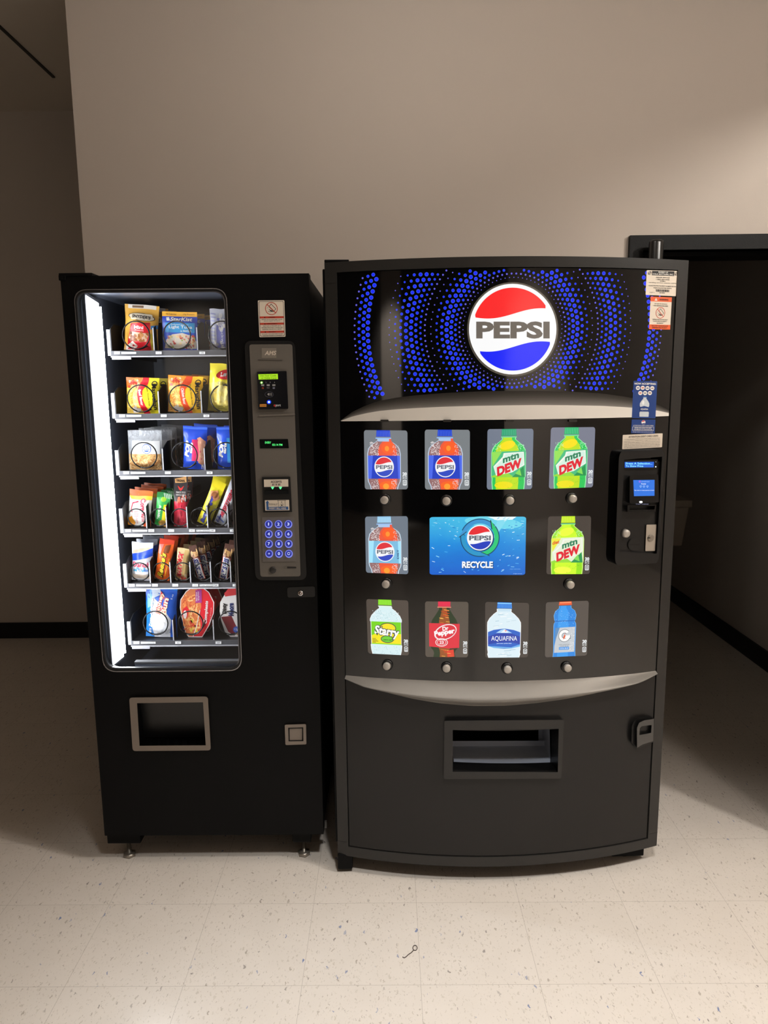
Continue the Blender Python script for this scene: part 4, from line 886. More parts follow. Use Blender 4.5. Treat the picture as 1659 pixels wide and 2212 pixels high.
t1 = [(max(UL+.002, min(UR-.002, u)), z) for u, z in t1]; b1 = [(max(UL+.002, min(UR-.002, u)), z) for u, z in b1]; t2 = [(max(UL+.002, min(UR-.002, u)), z) for u, z in t2]; b2 = [(max(UL+.002, min(UR-.002, u)), z) for u, z in b2]
t1[0] = (UL+.002, t1[0][1]); t1[-1] = (UR-.002, t1[-1][1]); b1[0] = (UR-.002, b1[0][1]); b1[-1] = (UL+.002, b1[-1][1]); t2[0] = (UL+.002, t2[0][1]); t2[-1] = (UR-.002, t2[-1][1]); b2[0] = (UR-.002, b2[0][1]); b2[-1] = (UL+.002, b2[-1][1])
SIGN = paint((6, 6, 7), .05, spec=.75)
mb = MB(); slab(mb, [t1+[(UR-.003, ZT-.002), (UL+.002, ZT-.002)]], uz, -.012, 0, SIGN, sx=.02); sign = mb.build('sign_panel', drink)
mb = MB(); slab(mb, [b1+t2], uz, -.012, 0, SIGN, sx=.02); sel = mb.build('selection_panel', drink)
SATP = paint((27, 26, 26), .34, spec=.32, bump=.03, bscale=1600, var=.05)
mb = MB(); slab(mb, [b2+[(UL+.003, ZB+.003), (UR-.004, ZB+.003)], uz_loop(PORT)], uz, -.012, 0, SATP, sx=.02); low = mb.build('lower_panel', drink)
# moulded silver bands: profile bulges between its upper and lower edge
def band(name, top, bot, prof, mat):
    n = 60; m = 14; mb = MB(); vs = []
    def ev(l, u):
        l = sorted(l)
        for (a, za_), (b, zb_) in zip(l, l[1:]):
            if a <= u <= b: return za_+(zb_-za_)*(u-a)/((b-a) or 1)
        return l[0][1] if u < l[0][0] else l[-1][1]
    for i in range(n+1):
        u = UL+.002+(UR-UL-.004)*i/n; a, b = ev(top, u), ev(bot, u); k = min(1, abs(a-b)/.03)
        for j in range(m+1):
            t = j/m; vs.append(m2uz(u, a+(b-a)*t, .0005+prof(t)*k))
    fs = [(i*(m+1)+j, (i+1)*(m+1)+j, (i+1)*(m+1)+j+1, i*(m+1)+j+1) for i in range(n) for j in range(m)]
    mb.add(vs, fs, mat, True)
    return mb.build(name, drink)
def ev(l, u):
    l = sorted(l)
    for (a, za_), (b, zb_) in zip(l, l[1:]):
        if a <= u <= b: return za_+(zb_-za_)*(u-a)/((b-a) or 1)
    return l[0][1] if u < l[0][0] else l[-1][1]
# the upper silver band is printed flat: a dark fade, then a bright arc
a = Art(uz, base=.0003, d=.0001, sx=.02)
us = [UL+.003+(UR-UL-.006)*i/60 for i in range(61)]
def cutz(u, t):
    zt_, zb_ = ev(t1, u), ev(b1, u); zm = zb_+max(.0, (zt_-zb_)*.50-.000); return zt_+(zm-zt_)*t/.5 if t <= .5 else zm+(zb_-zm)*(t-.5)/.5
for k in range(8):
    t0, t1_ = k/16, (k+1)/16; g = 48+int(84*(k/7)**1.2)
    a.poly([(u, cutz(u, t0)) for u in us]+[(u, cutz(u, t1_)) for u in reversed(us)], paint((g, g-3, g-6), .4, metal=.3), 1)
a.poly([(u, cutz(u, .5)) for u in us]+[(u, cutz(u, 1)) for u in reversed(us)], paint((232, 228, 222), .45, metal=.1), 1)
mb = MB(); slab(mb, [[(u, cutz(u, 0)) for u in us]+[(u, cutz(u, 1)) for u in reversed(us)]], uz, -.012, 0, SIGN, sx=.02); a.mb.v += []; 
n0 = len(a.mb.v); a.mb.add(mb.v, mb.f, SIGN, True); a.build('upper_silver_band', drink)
band('lower_silver_band', t2, b2, lambda t: .032*(t/.62)**1.2 if t < .62 else .032*(1-sstep((t-.62)/.38)), SILVER)
# dot print on the sign: rings of dots round the logo that swell and fade
LC = m2(1108, 711); LCu, LCz = m2inv(LC); 
p = m2(1108+98, 711); LR = abs(m2inv(p)[0]-LCu)
DOT = glow((10, 34, 255), .95, rough=.1); DOTS = glow((110, 105, 240), .75, rough=.1); DOTE = glow((56, 92, 246), .85, rough=.1)
SW = [(1.07, .14), (1.40, 1), (1.60, .62), (1.80, .17), (1.95, .45), (2.25, 1), (2.45, .62), (2.72, .12), (2.73, 0), (3.12, 0), (3.13, 1), (3.30, .78), (3.52, .12), (3.53, 0)]
def swell(x):
    for (x0, y0), (x1, y1) in zip(SW, SW[1:]):
        if x0 <= x <= x1: return y0+(y1-y0)*(x-x0)/(x1-x0)
    return 0
a = Art(uz, base=.0003, d=.0001)
ev1 = sorted(t1)
def ztop1(u):
    for (x0, z0), (x1, z1) in zip(ev1, ev1[1:]):
        if x0 <= u <= x1: return z0+(z1-z0)*(u-x0)/((x1-x0) or 1)
    return 1.4
ring = 0; rr = LR*1.08
while rr < LR*3.55:
    x_ = rr/LR; n = 72 if x_ < 1.8 else (106 if x_ < 2.9 else 148)
    s_ = swell(x_); d = .0060*s_
    for i in range(n):
        t = 2*math.pi*(i+(.5 if ring % 2 else 0))/n
        u, z = LCu+rr*math.cos(t), LCz+rr*math.sin(t)
        if s_ <= .06 or not (UL+.02 < u < UR-.02) or z+d > ZT-.003 or z-d < ztop1(u)+.001: continue
        if s_ > .4: a.poly(ell(u, z, d, d, 12), DOTE, 0); a.poly(ell(u, z, d*.74, d*.74, 10), DOT, 1)
        else: a.poly(ell(u, z, d+.0004, d+.0004, 8), DOTS, 0)
    rr += rr*2*math.pi/n*.84 if x_ < 2.9 else .0122; ring += 1
a.build('dot_print', sign)
# the round lit logo
def globe(a, cx, cy, rx, ry, white, red, blue, ink, L=1, ring=None, txt=True, bold=.045):
    a.poly(ell(cx, cy, rx, ry, 64), white, L)
    r = .915
    def arcpts(a0, a1, n=30): return [(cx+rx*r*math.cos(R_(a0+(a1-a0)*i/n)), cy+ry*r*math.sin(R_(a0+(a1-a0)*i/n))) for i in range(n+1)]
    def wavep(y0, n=24):
        out = []
        for i in range(n+1):
            t = i/n
            out.append((t, y0+.055*math.sin(2*math.pi*(t-.02))*1.25-.055*(t-.5)))
        return out
    def between(y0, upper):
        # wave line clipped by the inner circle
        pts = []
        for i in range(41):
            x = -1+2*i/40; t = (x+1)/2
            y = y0+.085*math.sin(2*math.pi*(t*.92+.02))-.10*(t-.5)
            pts.append((x, y))
        ins = [(x, y) for x, y in pts if x*x+y*y < r*r*.9999]
        a0 = math.degrees(math.atan2(ins[-1][1], ins[-1][0])); a1 = math.degrees(math.atan2(ins[0][1], ins[0][0]))
        if upper:
            a1 = a1-360 if a1 > 0 else a1
            if a0 > 0: a0 -= 0
            arc = [(r*math.cos(R_(a0+(a1-a0)*k/40)), r*math.sin(R_(a0+(a1-a0)*k/40))) for k in range(1, 40)]
        else:
            a1 = a1 if a1 > 0 else a1+360
            arc = [(r*math.cos(R_(a0+(a1-a0)*k/40)), r*math.sin(R_(a0+(a1-a0)*k/40))) for k in range(1, 40)]
        return [(cx+x*rx, cy+y*ry) for x, y in ins+arc]
    a.poly(between(-.345, True), red, L+1); a.poly(between(.385, False), blue, L+1)
    if txt: a.text('PEPSI', cx+.005*rx, cy+.02*ry, rx*1.68, ry*.38, ink, L+2, bold=bold)
a = Art(px2, base=.0006, d=.0006, sx=14)
a.poly(ell(1107.5, 711.5, 98.5, 102, 64), paint((120, 118, 112), .3, metal=.4), 0)
disc_ = a.build('logo_rim', sign)
LW, LRD, LBL = glow((250, 250, 250), 1.0), glow((252, 34, 36), 1.0), glow((0, 28, 250), 1.0)
a = Art(px2, base=.0010, d=.0007, sx=14)
globe(a, 1107.5, 711, 94.5, 98, LW, LRD, LBL, paint((128, 126, 124), .35), 1)
a.build('logo_disc', sign)
# little catches along the silver band
mb = MB()
for x in (830.5, 966, 1101, 1238):
    slab(mb, [rrect(x-9, 906.5, x+9, 911.5, 2, 3)], px2, 0, .006, DARKGREY, smooth=False)
mb.build('panel_clip', drink)

# ---- the bottle pictures
BW = glow((250, 252, 252), 1.0)
def E(r, g, b, s=1.0): return glow((r, g, b), s)
def speck(a, n, x0, x1, y0, y1, m, r0, r1, L, seed):
    rnd = random.Random(seed)
    for _ in range(n):
        x, y = rnd.uniform(x0, x1), rnd.uniform(y0, y1); r = rnd.uniform(r0, r1); a.ell(x, y, r, r*.76, m, L, 6)
def edge_of(prof, c, k=1.0): return [(c-w_*k, y) for w_, y in prof]+[(c+w_*k, y) for w_, y in reversed(prof)]
def volume(a, y0=.70):
    W2 = E(240, 244, 246)
    a.text('20', .93, y0+.04, .10, .058, W2, 6, bold=.05); a.text('FL OZ', .932, y0+.085, .10, .022, W2, 6, bold=.03); a.text('591 mL', .932, y0+.112, .10, .020, W2, 6, bold=.03)
    a.ring(rrect(.885, y0+.14, .975, y0+.235, .018, 3), rrect(.897, y0+.151, .963, y0+.224, .012, 3), W2, 6); a.text('240', .93, y0+.178, .05, .03, W2, 6, bold=.03); a.rect(.905, y0+.203, .957, y0+.216, W2, 6)
CAPG = dict(c=.445)
COLA = [(.13, .145), (.125, .17), (.155, .19), (.27, .245), (.34, .31), (.366, .40), (.366, .44), (.366, .82), (.355, .87), (.31, .94), (.295, 1.0)]
def cola(a, cap, label, rim, diet=False):
    c = .455
    a.poly(edge_of([(w_+.022, y) for w_, y in COLA], c), E(*rim), 1)
    a.poly(edge_of(COLA, c), E(150, 110, 110), 2)
    a.poly(edge_of([(w_*.55+.02, y) for w_, y in COLA], c+.08), E(240, 90, 60), 3); a.poly(ell(c+.1, .30, .16, .10, 20), E(252, 96, 40), 4); a.poly(ell(c+.09, .93, .2, .07, 20), E(252, 104, 40), 4); a.ell(c+.07, .31, .05, .045, E(255, 150, 50), 5, 16); a.ell(c+.04, .95, .07, .05, E(255, 160, 50), 5, 16)
    speck(a, 130, .13, .34, .20, .43, E(244, 236, 236), .004, .010, 5, 3); speck(a, 60, .66, .80, .25, .43, E(230, 220, 220), .004, .009, 5, 4); speck(a, 70, .16, .32, .84, .99, E(240, 230, 230), .004, .009, 5, 5); speck(a, 50, .62, .76, .84, .99, E(240, 220, 220), .004, .009, 5, 6)
    a.poly([(.29, .0), (.60, .0), (.61, .11), (.28, .11)], E(*cap), 4); 
    for k in range(9): a.line([(.31+.034*k, .02), (.308+.036*k, .105)], .006, E(min(255, cap[0]+50), min(255, cap[1]+50), min(255, cap[2]+30)), 5)
    a.rect(.265, .125, .625, .145, E(150, 190, 240), 4); a.rect(.32, .145, .575, .19, E(170, 200, 236), 4)
    a.poly([(.085, .43), (.825, .43), (.825, .82), (.085, .82)], E(*label), 6)
    lighter = tuple(min(255, q+40) for q in label)
    a.poly([(.085, .43), (.2, .43), (.16, .82), (.085, .82)], E(*lighter), 7); a.poly([(.76, .43), (.825, .43), (.825, .82), (.78, .82)], E(*lighter), 7)
    globe(a, .455, .62, .225, .175, E(246, 246, 248), E(226, 52, 60), E(50, 76, 196), E(104, 110, 124), 8, bold=.035)
    if diet: a.text('DIET', .76, .66, .16, .045, E(40, 60, 110), 9, rot=-90, bold=.02)
def dew(a, capc, lite=False):
    c = .47; prof = [(.135, .14), (.13, .17), (.19, .21), (.30, .28), (.345, .34), (.36, .40), (.36, .78), (.345, .82), (.35, .88), (.335, 1.0)]
    g1, g2 = (E(40, 200, 90), E(190, 226, 30)) if not lite else (E(150, 226, 20), E(206, 250, 40))
    a.poly(edge_of([(w_+.02, y) for w_, y in prof], c), E(150, 240, 170) if not lite else E(210, 250, 120), 1)
    a.poly(edge_of(prof, c), g1, 2); a.poly(edge_of([(w_*.72, y) for w_, y in prof], c-.03), g2, 3); a.poly(ell(c-.03, .27, .17, .07, 20, -10), E(250, 226, 20) if not lite else E(236, 255, 60), 4); a.poly(ell(c-.1, .93, .2, .06, 20), E(240, 226, 20) if not lite else E(240, 255, 70), 4)
    speck(a, 50, .12, .3, .24, .37, E(190, 250, 200), .004, .008, 5, 3); speck(a, 40, .66, .80, .25, .37, E(190, 250, 210), .004, .009, 5, 8); speck(a, 24, .14, .8, .84, .98, E(60, 150, 40), .003, .007, 5, 9)
    a.poly([(.315, 0), (.625, 0), (.635, .115), (.305, .115)], E(*capc), 4)
    for k in range(8): a.line([(.335+.038*k, .015), (.335+.038*k, .105)], .006, E(min(255, capc[0]+70), min(255, capc[1]+40), min(255, capc[2]+60)), 5)
    a.rect(.30, .125, .64, .143, E(110, 226, 150), 4)
    a.poly([(.10, .38), (.84, .36), (.835, .80), (.105, .80)], E(70, 190, 130) if not lite else E(226, 240, 206), 6)
    a.poly([(.10, .38), (.32, .38), (.12, .62)], E(150, 226, 90) if not lite else E(236, 236, 60), 7); a.poly([(.55, .80), (.8, .62), (.83, .8)], E(30, 150, 80), 7); a.poly([(.62, .74), (.72, .66), (.76, .78)], E(130, 220, 90), 8); a.poly([(.1, .78), (.4, .70), (.6, .8), (.1, .8)], E(150, 220, 60), 7)
    a.poly([(.20, .77), (.14, .62), (.34, .46), (.36, .40), (.80, .38), (.82, .60), (.55, .72)], E(244, 246, 236), 8)
    a.poly([(.21, .755), (.165, .63), (.36, .49), (.40, .415), (.78, .395), (.80, .59), (.54, .705)], E(214, 240, 226) if not lite else E(232, 240, 214), 9)
    a.text('mtn', .52, .475, .36, .10, E(36, 130, 90), 12, bold=.04, rot=-14, shear=.2); a.text('DEW', .49, .635, .56, .155, E(226, 30, 50), 12, bold=.06, rot=-16, shear=.2)
    if lite: a.text('diet', .20, .45, .16, .06, E(226, 60, 40), 12, bold=.03, rot=-10, shear=.2)
def starry(a):
    c = .455; prof = [(.15, .13), (.14, .155), (.22, .20), (.33, .29), (.37, .36), (.37, .40), (.355, .41), (.355, .82), (.37, .83), (.36, .92), (.335, 1.0)]
    a.poly(edge_of([(w_+.012, y) for w_, y in prof], c), E(250, 255, 255), 1); a.poly(edge_of(prof, c), E(216, 240, 244), 2); speck(a, 90, .14, .78, .2, .39, E(150, 190, 196), .003, .008, 3, 3); speck(a, 80, .14, .78, .84, .99, E(160, 196, 206), .003, .008, 3, 4); speck(a, 40, .14, .78, .2, .39, E(255, 255, 255), .005, .012, 4, 5)
    a.poly([(.285, 0), (.595, 0), (.605, .10), (.28, .10)], E(130, 220, 30), 4); a.rect(.28, .112, .60, .13, E(226, 246, 226), 4)
    for k in range(8): a.line([(.31+.036*k, .01), (.31+.036*k, .095)], .006, E(190, 245, 100), 5)
    a.poly([(.10, .405), (.815, .405), (.815, .82), (.10, .82)], E(120, 214, 20), 5); a.poly([(.10, .66), (.3, .60), (.815, .62), (.815, .82), (.10, .82)], E(246, 230, 20), 6); a.rect(.10, .80, .815, .82, E(150, 220, 30), 7)
    a.poly(ell(.5, .52, .20, .10, 24), E(70, 80, 70), 7); a.poly(ell(.5, .52, .18, .085, 24), E(246, 226, 30), 8); a.poly(ell(.48, .72, .16, .07, 20), E(70, 80, 70), 7); a.poly(ell(.48, .72, .14, .055, 20), E(110, 210, 50), 8); a.text('LEMON LIME', .48, .735, .2, .02, E(30, 60, 40), 9, bold=.03)
    a.text('Starry', .47, .60, .60, .235, E(70, 76, 72), 10, bold=.10, rot=5, shear=.15); a.text('Starry', .47, .60, .585, .21, E(252, 252, 252), 12, bold=.035, rot=5, shear=.15)
    a.poly([(.235, .60), (.25, .62), (.27, .63), (.25, .64), (.235, .665), (.22, .64), (.20, .63), (.22, .62)], E(60, 66, 62), 14)
    for k in range(4): a.rect(.12, .715+.022*k, .20+.03*(k % 3), .725+.022*k, E(120, 110, 30), 8)
def pepper(a):
    c = .445; prof = [(.125, .10), (.12, .14), (.20, .24), (.28, .33), (.31, .40), (.31, .84), (.26, .88), (.24, .93), (.26, 1.0)]
    a.poly(edge_of(prof, c), E(34, 52, 26), 2); a.poly(edge_of([(w_*.42, y) for w_, y in prof], c), E(150, 80, 30), 3)
    rnd = random.Random(5)
    for k in range(26):
        y = rnd.choice((rnd.uniform(.14, .38), rnd.uniform(.86, .99))); x = c+rnd.gauss(0, .06); a.line([(x-.03, y), (x+.05, y+.006)], .008, rnd.choice((E(240, 120, 40), E(226, 60, 20), E(250, 200, 90), E(206, 70, 30))), 4)
    a.poly([(.5, .88), (.66, .86), (.68, .99), (.52, 1)], E(226, 60, 40), 4)
    a.rect(.30, 0, .585, .09, E(226, 40, 76), 4); a.rect(.285, .095, .60, .11, E(240, 150, 120), 4)
    a.poly([(.09, .39), (.80, .40), (.79, .83), (.55, .845), (.09, .81)], E(222, 44, 60), 6)
    a.ring(ell(.47, .55, .265, .135, 36, -14), ell(.475, .55, .24, .118, 36, -14), E(240, 236, 236), 8); a.text('Dr', .47, .485, .14, .075, E(250, 246, 246), 9, bold=.04, rot=-8); a.text('Pepper', .45, .565, .48, .12, E(250, 246, 246), 9, bold=.05, rot=-8)
    a.ring(ell(.38, .735, .145, .075, 30), ell(.38, .735, .13, .064, 30), E(246, 240, 240), 8); a.ring(ell(.38, .735, .105, .052, 30), ell(.38, .735, .095, .046, 30), E(246, 240, 240), 8); a.text('23', .38, .735, .10, .055, E(250, 246, 246), 9, bold=.03)
def water(a):
    c = .435; prof = [(.155, .12), (.15, .17), (.22, .21), (.32, .29), (.37, .36), (.375, .42), (.37, .85), (.36, .9), (.37, .94), (.345, 1.0)]
    a.poly(edge_of([(w_+.015, y) for w_, y in prof], c), E(252, 254, 255), 1); a.poly(edge_of(prof, c), E(220, 238, 246), 2)
    rnd = random.Random(2)
    for k in range(22):
        y = rnd.choice((rnd.uniform(.2, .46), rnd.uniform(.86, .98))); x = rnd.uniform(.16, .6); a.line([(x, y), (x+rnd.uniform(.06, .18), y-.01)], .008, rnd.choice((E(255, 255, 255), E(190, 214, 226), E(150, 190, 210))), 3)
    a.poly([(.285, 0), (.60, 0), (.615, .11), (.27, .11)], E(30, 120, 220), 4); a.rect(.28, .01, .605, .03, E(130, 200, 250), 5)
    for k in range(10): a.line([(.30+.032*k, .035), (.295+.034*k, .105)], .006, E(110, 180, 245), 5)
    a.rect(.29, .115, .59, .165, E(200, 226, 240), 4)
    a.poly([(.065, .54), (.2, .50), (.44, .475), (.66, .50), (.81, .54), (.81, .80), (.6, .835), (.44, .84), (.2, .825), (.065, .79)], E(30, 96, 200), 5)
    a.poly([(.065, .62), (.3, .56), (.6, .56), (.81, .62), (.81, .76), (.6, .72), (.3, .73), (.065, .76)], E(24, 60, 170), 6)
    a.poly([(.25, .555), (.36, .50), (.44, .48), (.52, .51), (.62, .555)], E(170, 214, 244), 7); a.poly([(.36, .55), (.45, .485), (.54, .55)], E(236, 244, 250), 8); a.poly([(.44, .51), (.5, .50), (.48, .53)], E(240, 120, 110), 9)
    a.text('AQUAFINA', .44, .66, .60, .10, E(244, 248, 252), 10, bold=.005); a.text('pure water, perfect taste', .44, .745, .34, .022, E(220, 234, 250), 10, bold=.02); a.poly([(.065, .79), (.3, .80), (.6, .815), (.81, .76), (.81, .80), (.6, .835), (.2, .825)], E(110, 180, 236), 7)
def sports(a):
    c = .455; prof = [(.13, .075), (.135, .12), (.22, .17), (.255, .25), (.24, .33), (.215, .355), (.25, .40), (.255, .44), (.25, .9), (.26, 1.0)]
    a.poly(edge_of([(w_+.01, y) for w_, y in prof], c), E(120, 190, 245), 1); a.poly(edge_of(prof, c), E(26, 134, 226), 2); a.poly(edge_of([(w_*.5, y) for w_, y in prof], c-.04), E(50, 156, 240), 3); speck(a, 50, .24, .68, .16, .44, E(150, 206, 250), .003, .008, 4, 3); a.rect(.21, .345, .70, .36, E(16, 100, 190), 4)
    a.poly([(.315, 0), (.60, 0), (.61, .065), (.305, .065)], E(236, 90, 50), 5); a.rect(.33, .012, .59, .026, E(250, 170, 120), 6)
    a.poly([(.235, .475), (.70, .465), (.69, .92), (.215, .925)], E(196, 202, 208), 5); a.poly([(.235, .475), (.34, .47), (.26, .66), (.22, .8)], E(90, 140, 190), 6); speck(a, 80, .56, .69, .48, .9, E(244, 246, 248), .003, .008, 6, 5)
    def gee(r0, r1, m_, L):
        o = [(.455+r1*math.cos(R_(t)), .62+r1*.80*math.sin(R_(t))) for t in range(-42, -341, -9)]; i_ = [(.455+r0*math.cos(R_(t)), .62+r0*.80*math.sin(R_(t))) for t in range(-340, -41, 9)]
        a.poly(o+i_, m_, L); a.poly([(.46, .615), (.455+r1, .615), (.455+r1, .615+(r1-r0)*.75), (.46, .615+(r1-r0)*.75)], m_, L)
    gee(.055, .145, E(110, 116, 124), 8); gee(.068, .132, E(250, 250, 250), 9)
    a.poly([(.425, .65), (.475, .565), (.462, .615), (.485, .62), (.435, .695)], E(232, 90, 40), 11)
    a.text('THIRST QUENCHER', .45, .785, .26, .02, E(90, 96, 104), 8); a.text('COOL BLUE', .45, .81, .2, .018, E(90, 96, 104), 8); a.rect(.33, .825, .57, .875, E(60, 150, 230), 8); a.text('COOL BLUE', .45, .85, .2, .025, E(240, 246, 250), 9)
SELECT = [
 ('blue cola', [(786, 929), (880, 930), (881, 1057), (788, 1057)], (128, 134, 140), lambda a: cola(a, (34, 70, 206), (36, 66, 196), (190, 206, 226)), (832, 1079)),
 ('blue cola', [(917.5, 928), (1015, 928.5), (1015, 1057.5), (918, 1057.5)], (132, 138, 142), lambda a: cola(a, (34, 70, 206), (36, 66, 196), (190, 206, 226)), (964.5, 1081)),
 ('green citrus soda', [(1053, 927), (1152.5, 926), (1149.5, 1056.5), (1051.5, 1057.5)], (122, 132, 150), lambda a: dew(a, (30, 160, 110)), (1100, 1080)),
 ('green citrus soda', [(1190, 923.5), (1286, 922.5), (1281, 1052.5), (1185.5, 1056)], (130, 134, 152), lambda a: dew(a, (40, 180, 110)), (1234, 1076)),
 ('diet cola', [(788.5, 1116), (881, 1115), (882, 1240.5), (790.5, 1237)], (120, 132, 146), lambda a: cola(a, (150, 200, 236), (126, 190, 226), (200, 220, 236), True), (835, 1260)),
 ('lime citrus soda', [(1184, 1115.5), (1277, 1114.5), (1274, 1240), (1180, 1240.5)], (70, 62, 56), lambda a: dew(a, (190, 230, 30), True), (1229, 1261)),
 ('lemon lime soda', [(791, 1294), (882, 1297), (883.5, 1416), (795, 1411.5)], (84, 74, 66), starry, (837, 1436)),
 ('red spiced soda', [(918, 1299), (1012, 1300), (1011, 1420), (919, 1419)], (92, 82, 72), pepper, (964.5, 1441)),
 ('water', [(1048, 1300), (1143, 1302.5), (1140.5, 1420), (1048, 1421)], (72, 64, 58), water, (1095, 1443)),
 ('blue sports drink', [(1179, 1301), (1272, 1297.5), (1268, 1416), (1177, 1420)], (88, 80, 74), sports, (1223, 1440))]
for nm, q, bg, art, (bx, by) in SELECT:
    f = quadmap(q, m2)
    a = Art(f, base=.0004, d=.0001, sx=.2); a.poly(rrect(0, 0, 1, 1, .05), glow(bg, .85, rough=.2), 1)
    win = a.build('selection_window', drink, label='lit picture of a %s bottle' % nm)
    a = Art(f, base=.0006, d=.00009, sx=.2); art(a); volume(a); a.build('bottle_picture', win)
    c = m2(bx, by); n = (m2(bx, by, .02)-c); n = (c-AX); n.z = 0; n.normalize()
    mb = MB(); mb.disc(c, n, [(.0165, 0), (.0165, .004), (.0135, .006)], JET); mb.disc(c+n*.005, n, [(.0112, 0), (.0112, .010), (.0100, .0118)], BUTTON); mb.build('selection_button', drink)
# the recycling poster
RQ = [(928, 1117), (1136.5, 1116), (1134.5, 1242), (928, 1241.5)]
f = quadmap(RQ, m2)
def sea_mat():
    m = bpy.data.materials.new('sea_picture'); m.use_nodes = True; nt = m.node_tree; b = nt.nodes['Principled BSDF']; N = nt.nodes.new; K = nt.links.new
    tc = N('ShaderNodeTexCoord'); mp = N('ShaderNodeMapping'); K(tc.outputs['Object'], mp.inputs[0]); mp.inputs['Scale'].default_value = (1, 1, 1)
    sp = N('ShaderNodeSeparateXYZ'); K(tc.outputs['Object'], sp.inputs[0])
    n1 = N('ShaderNodeTexNoise'); n1.inputs['Scale'].default_value = 9; n1.inputs['Detail'].default_value = 6; K(mp.outputs[0], n1.inputs['Vector'])
    zt_, zb_ = m2(1030, 1117).z, m2(1030, 1241).z
    mr = N('ShaderNodeMapRange'); mr.inputs['From Min'].default_value = zb_; mr.inputs['From Max'].default_value = zt_; K(sp.outputs[2], mr.inputs['Value'])
    ad = N('ShaderNodeMath'); ad.operation = 'MULTIPLY_ADD'; K(n1.outputs['Fac'], ad.inputs[0]); ad.inputs[1].default_value = .5; ad.inputs[2].default_value = -.25
    a2 = N('ShaderNodeMath'); a2.operation = 'ADD'; K(mr.outputs[0], a2.inputs[0]); K(ad.outputs[0], a2.inputs[1])
    cr = N('ShaderNodeValToRGB'); K(a2.outputs[0], cr.inputs[0])
    el = cr.color_ramp.elements; el[0].position = .0; el[0].color = L3((10, 96, 206)); el[1].position = 1.0; el[1].color = L3((70, 190, 230))
    e = el.new(.55); e.color = L3((20, 140, 222)); K(cr.outputs[0], b.inputs['Emission Color']); b.inputs['Emission Strength'].default_value = 1.0; b.inputs['Base Color'].default_value = (.02, .02, .02, 1); b.inputs['Roughness'].default_value = .12
    return m
a = Art(f, base=.0004, d=.0001, sx=.1); a.poly(rrect(0, 0, 1, 1, .035), sea_mat(), 1); pic = a.build('recycle_poster', drink, label='lit blue underwater picture with a round logo and the word recycle')
a = Art(f, base=.0006, d=.00012, sx=.1)
rnd = random.Random(4); PALE = E(150, 226, 246)
a.poly(ell(.66, .10, .30, .10, 24, 8), E(110, 216, 238), 0); a.poly([(.6, 0), (.9, 0), (.86, .05), (.7, .06)], E(236, 250, 252), 1); a.poly([(.70, .06), (.80, .05), (.72, .26), (.66, .40)], E(130, 220, 240), 1)
for k in range(150):
    x, y = rnd.uniform(.02, .96), rnd.choice((rnd.uniform(.03, .30), rnd.uniform(.3, .96)))
    if .30 < x < .74 and .05 < y < .72: continue
    l = rnd.uniform(.010, .035); t = R_(rnd.uniform(-10, 40) if x < .5 else rnd.uniform(-40, 10)); a.line([(x, y), (x+l*math.cos(t), y+l*1.6*math.sin(t))], rnd.uniform(.005, .011), rnd.choice((PALE, E(90, 196, 240), E(220, 246, 252), E(20, 110, 200))), 1)
cx, cy, rx, ry = .523, .36, .195, .315
def arcband(a0, a1, r0, r1, n=20): return [(cx+rx*r1*math.cos(R_(a0+(a1-a0)*i/n)), cy+ry*r1*math.sin(R_(a0+(a1-a0)*i/n))) for i in range(n+1)]+[(cx+rx*r0*math.cos(R_(a1+(a0-a1)*i/n)), cy+ry*r0*math.sin(R_(a1+(a0-a1)*i/n))) for i in range(n+1)]
DKS = E(20, 70, 110)
for a0, a1, cl, hd in ((205, 318, (60, 150, 210), 0), (-36, 82, (40, 200, 120), 1), (86, 190, (40, 150, 200), 2)):
    a.poly(arcband(a0-2, a1+2, .80, 1.05), DKS, 2); a.poly(arcband(a0, a1, .78, 1.0), E(*cl), 4)
    t = R_(a0); p0 = (cx+rx*.78*math.cos(t), cy+ry*.78*math.sin(t)); p1 = (cx+rx*1.0*math.cos(t), cy+ry*1.0*math.sin(t)); d = R_(a0-24); tip = (cx+rx*1.12*math.cos(d), cy+ry*1.12*math.sin(d)); a.poly([p0, p1, tip], E(*cl), 5); a.line([p0, tip], .009, E(30, 40, 50), 6)
a.poly(ell(cx+.008, cy+.01, rx*.72, ry*.72, 40), DKS, 6)
globe(a, cx, cy, rx*.69, ry*.70, E(246, 248, 250), E(232, 40, 50), E(30, 60, 190), E(96, 104, 116), 8, bold=.04)
a.text('RECYCLE', .507, .835, .322, .115, E(20, 60, 110), 9, bold=.06); a.text('RECYCLE', .50, .825, .322, .115, E(250, 252, 252), 10, bold=.04)
a.text('please recycle bottles', .895, .90, .11, .016, E(150, 210, 240), 8); a.text('all rights reserved', .92, .98, .09, .016, E(190, 230, 246), 8)
a.build('poster_print', pic)  # print layer: sea flecks, arrows, globe and words
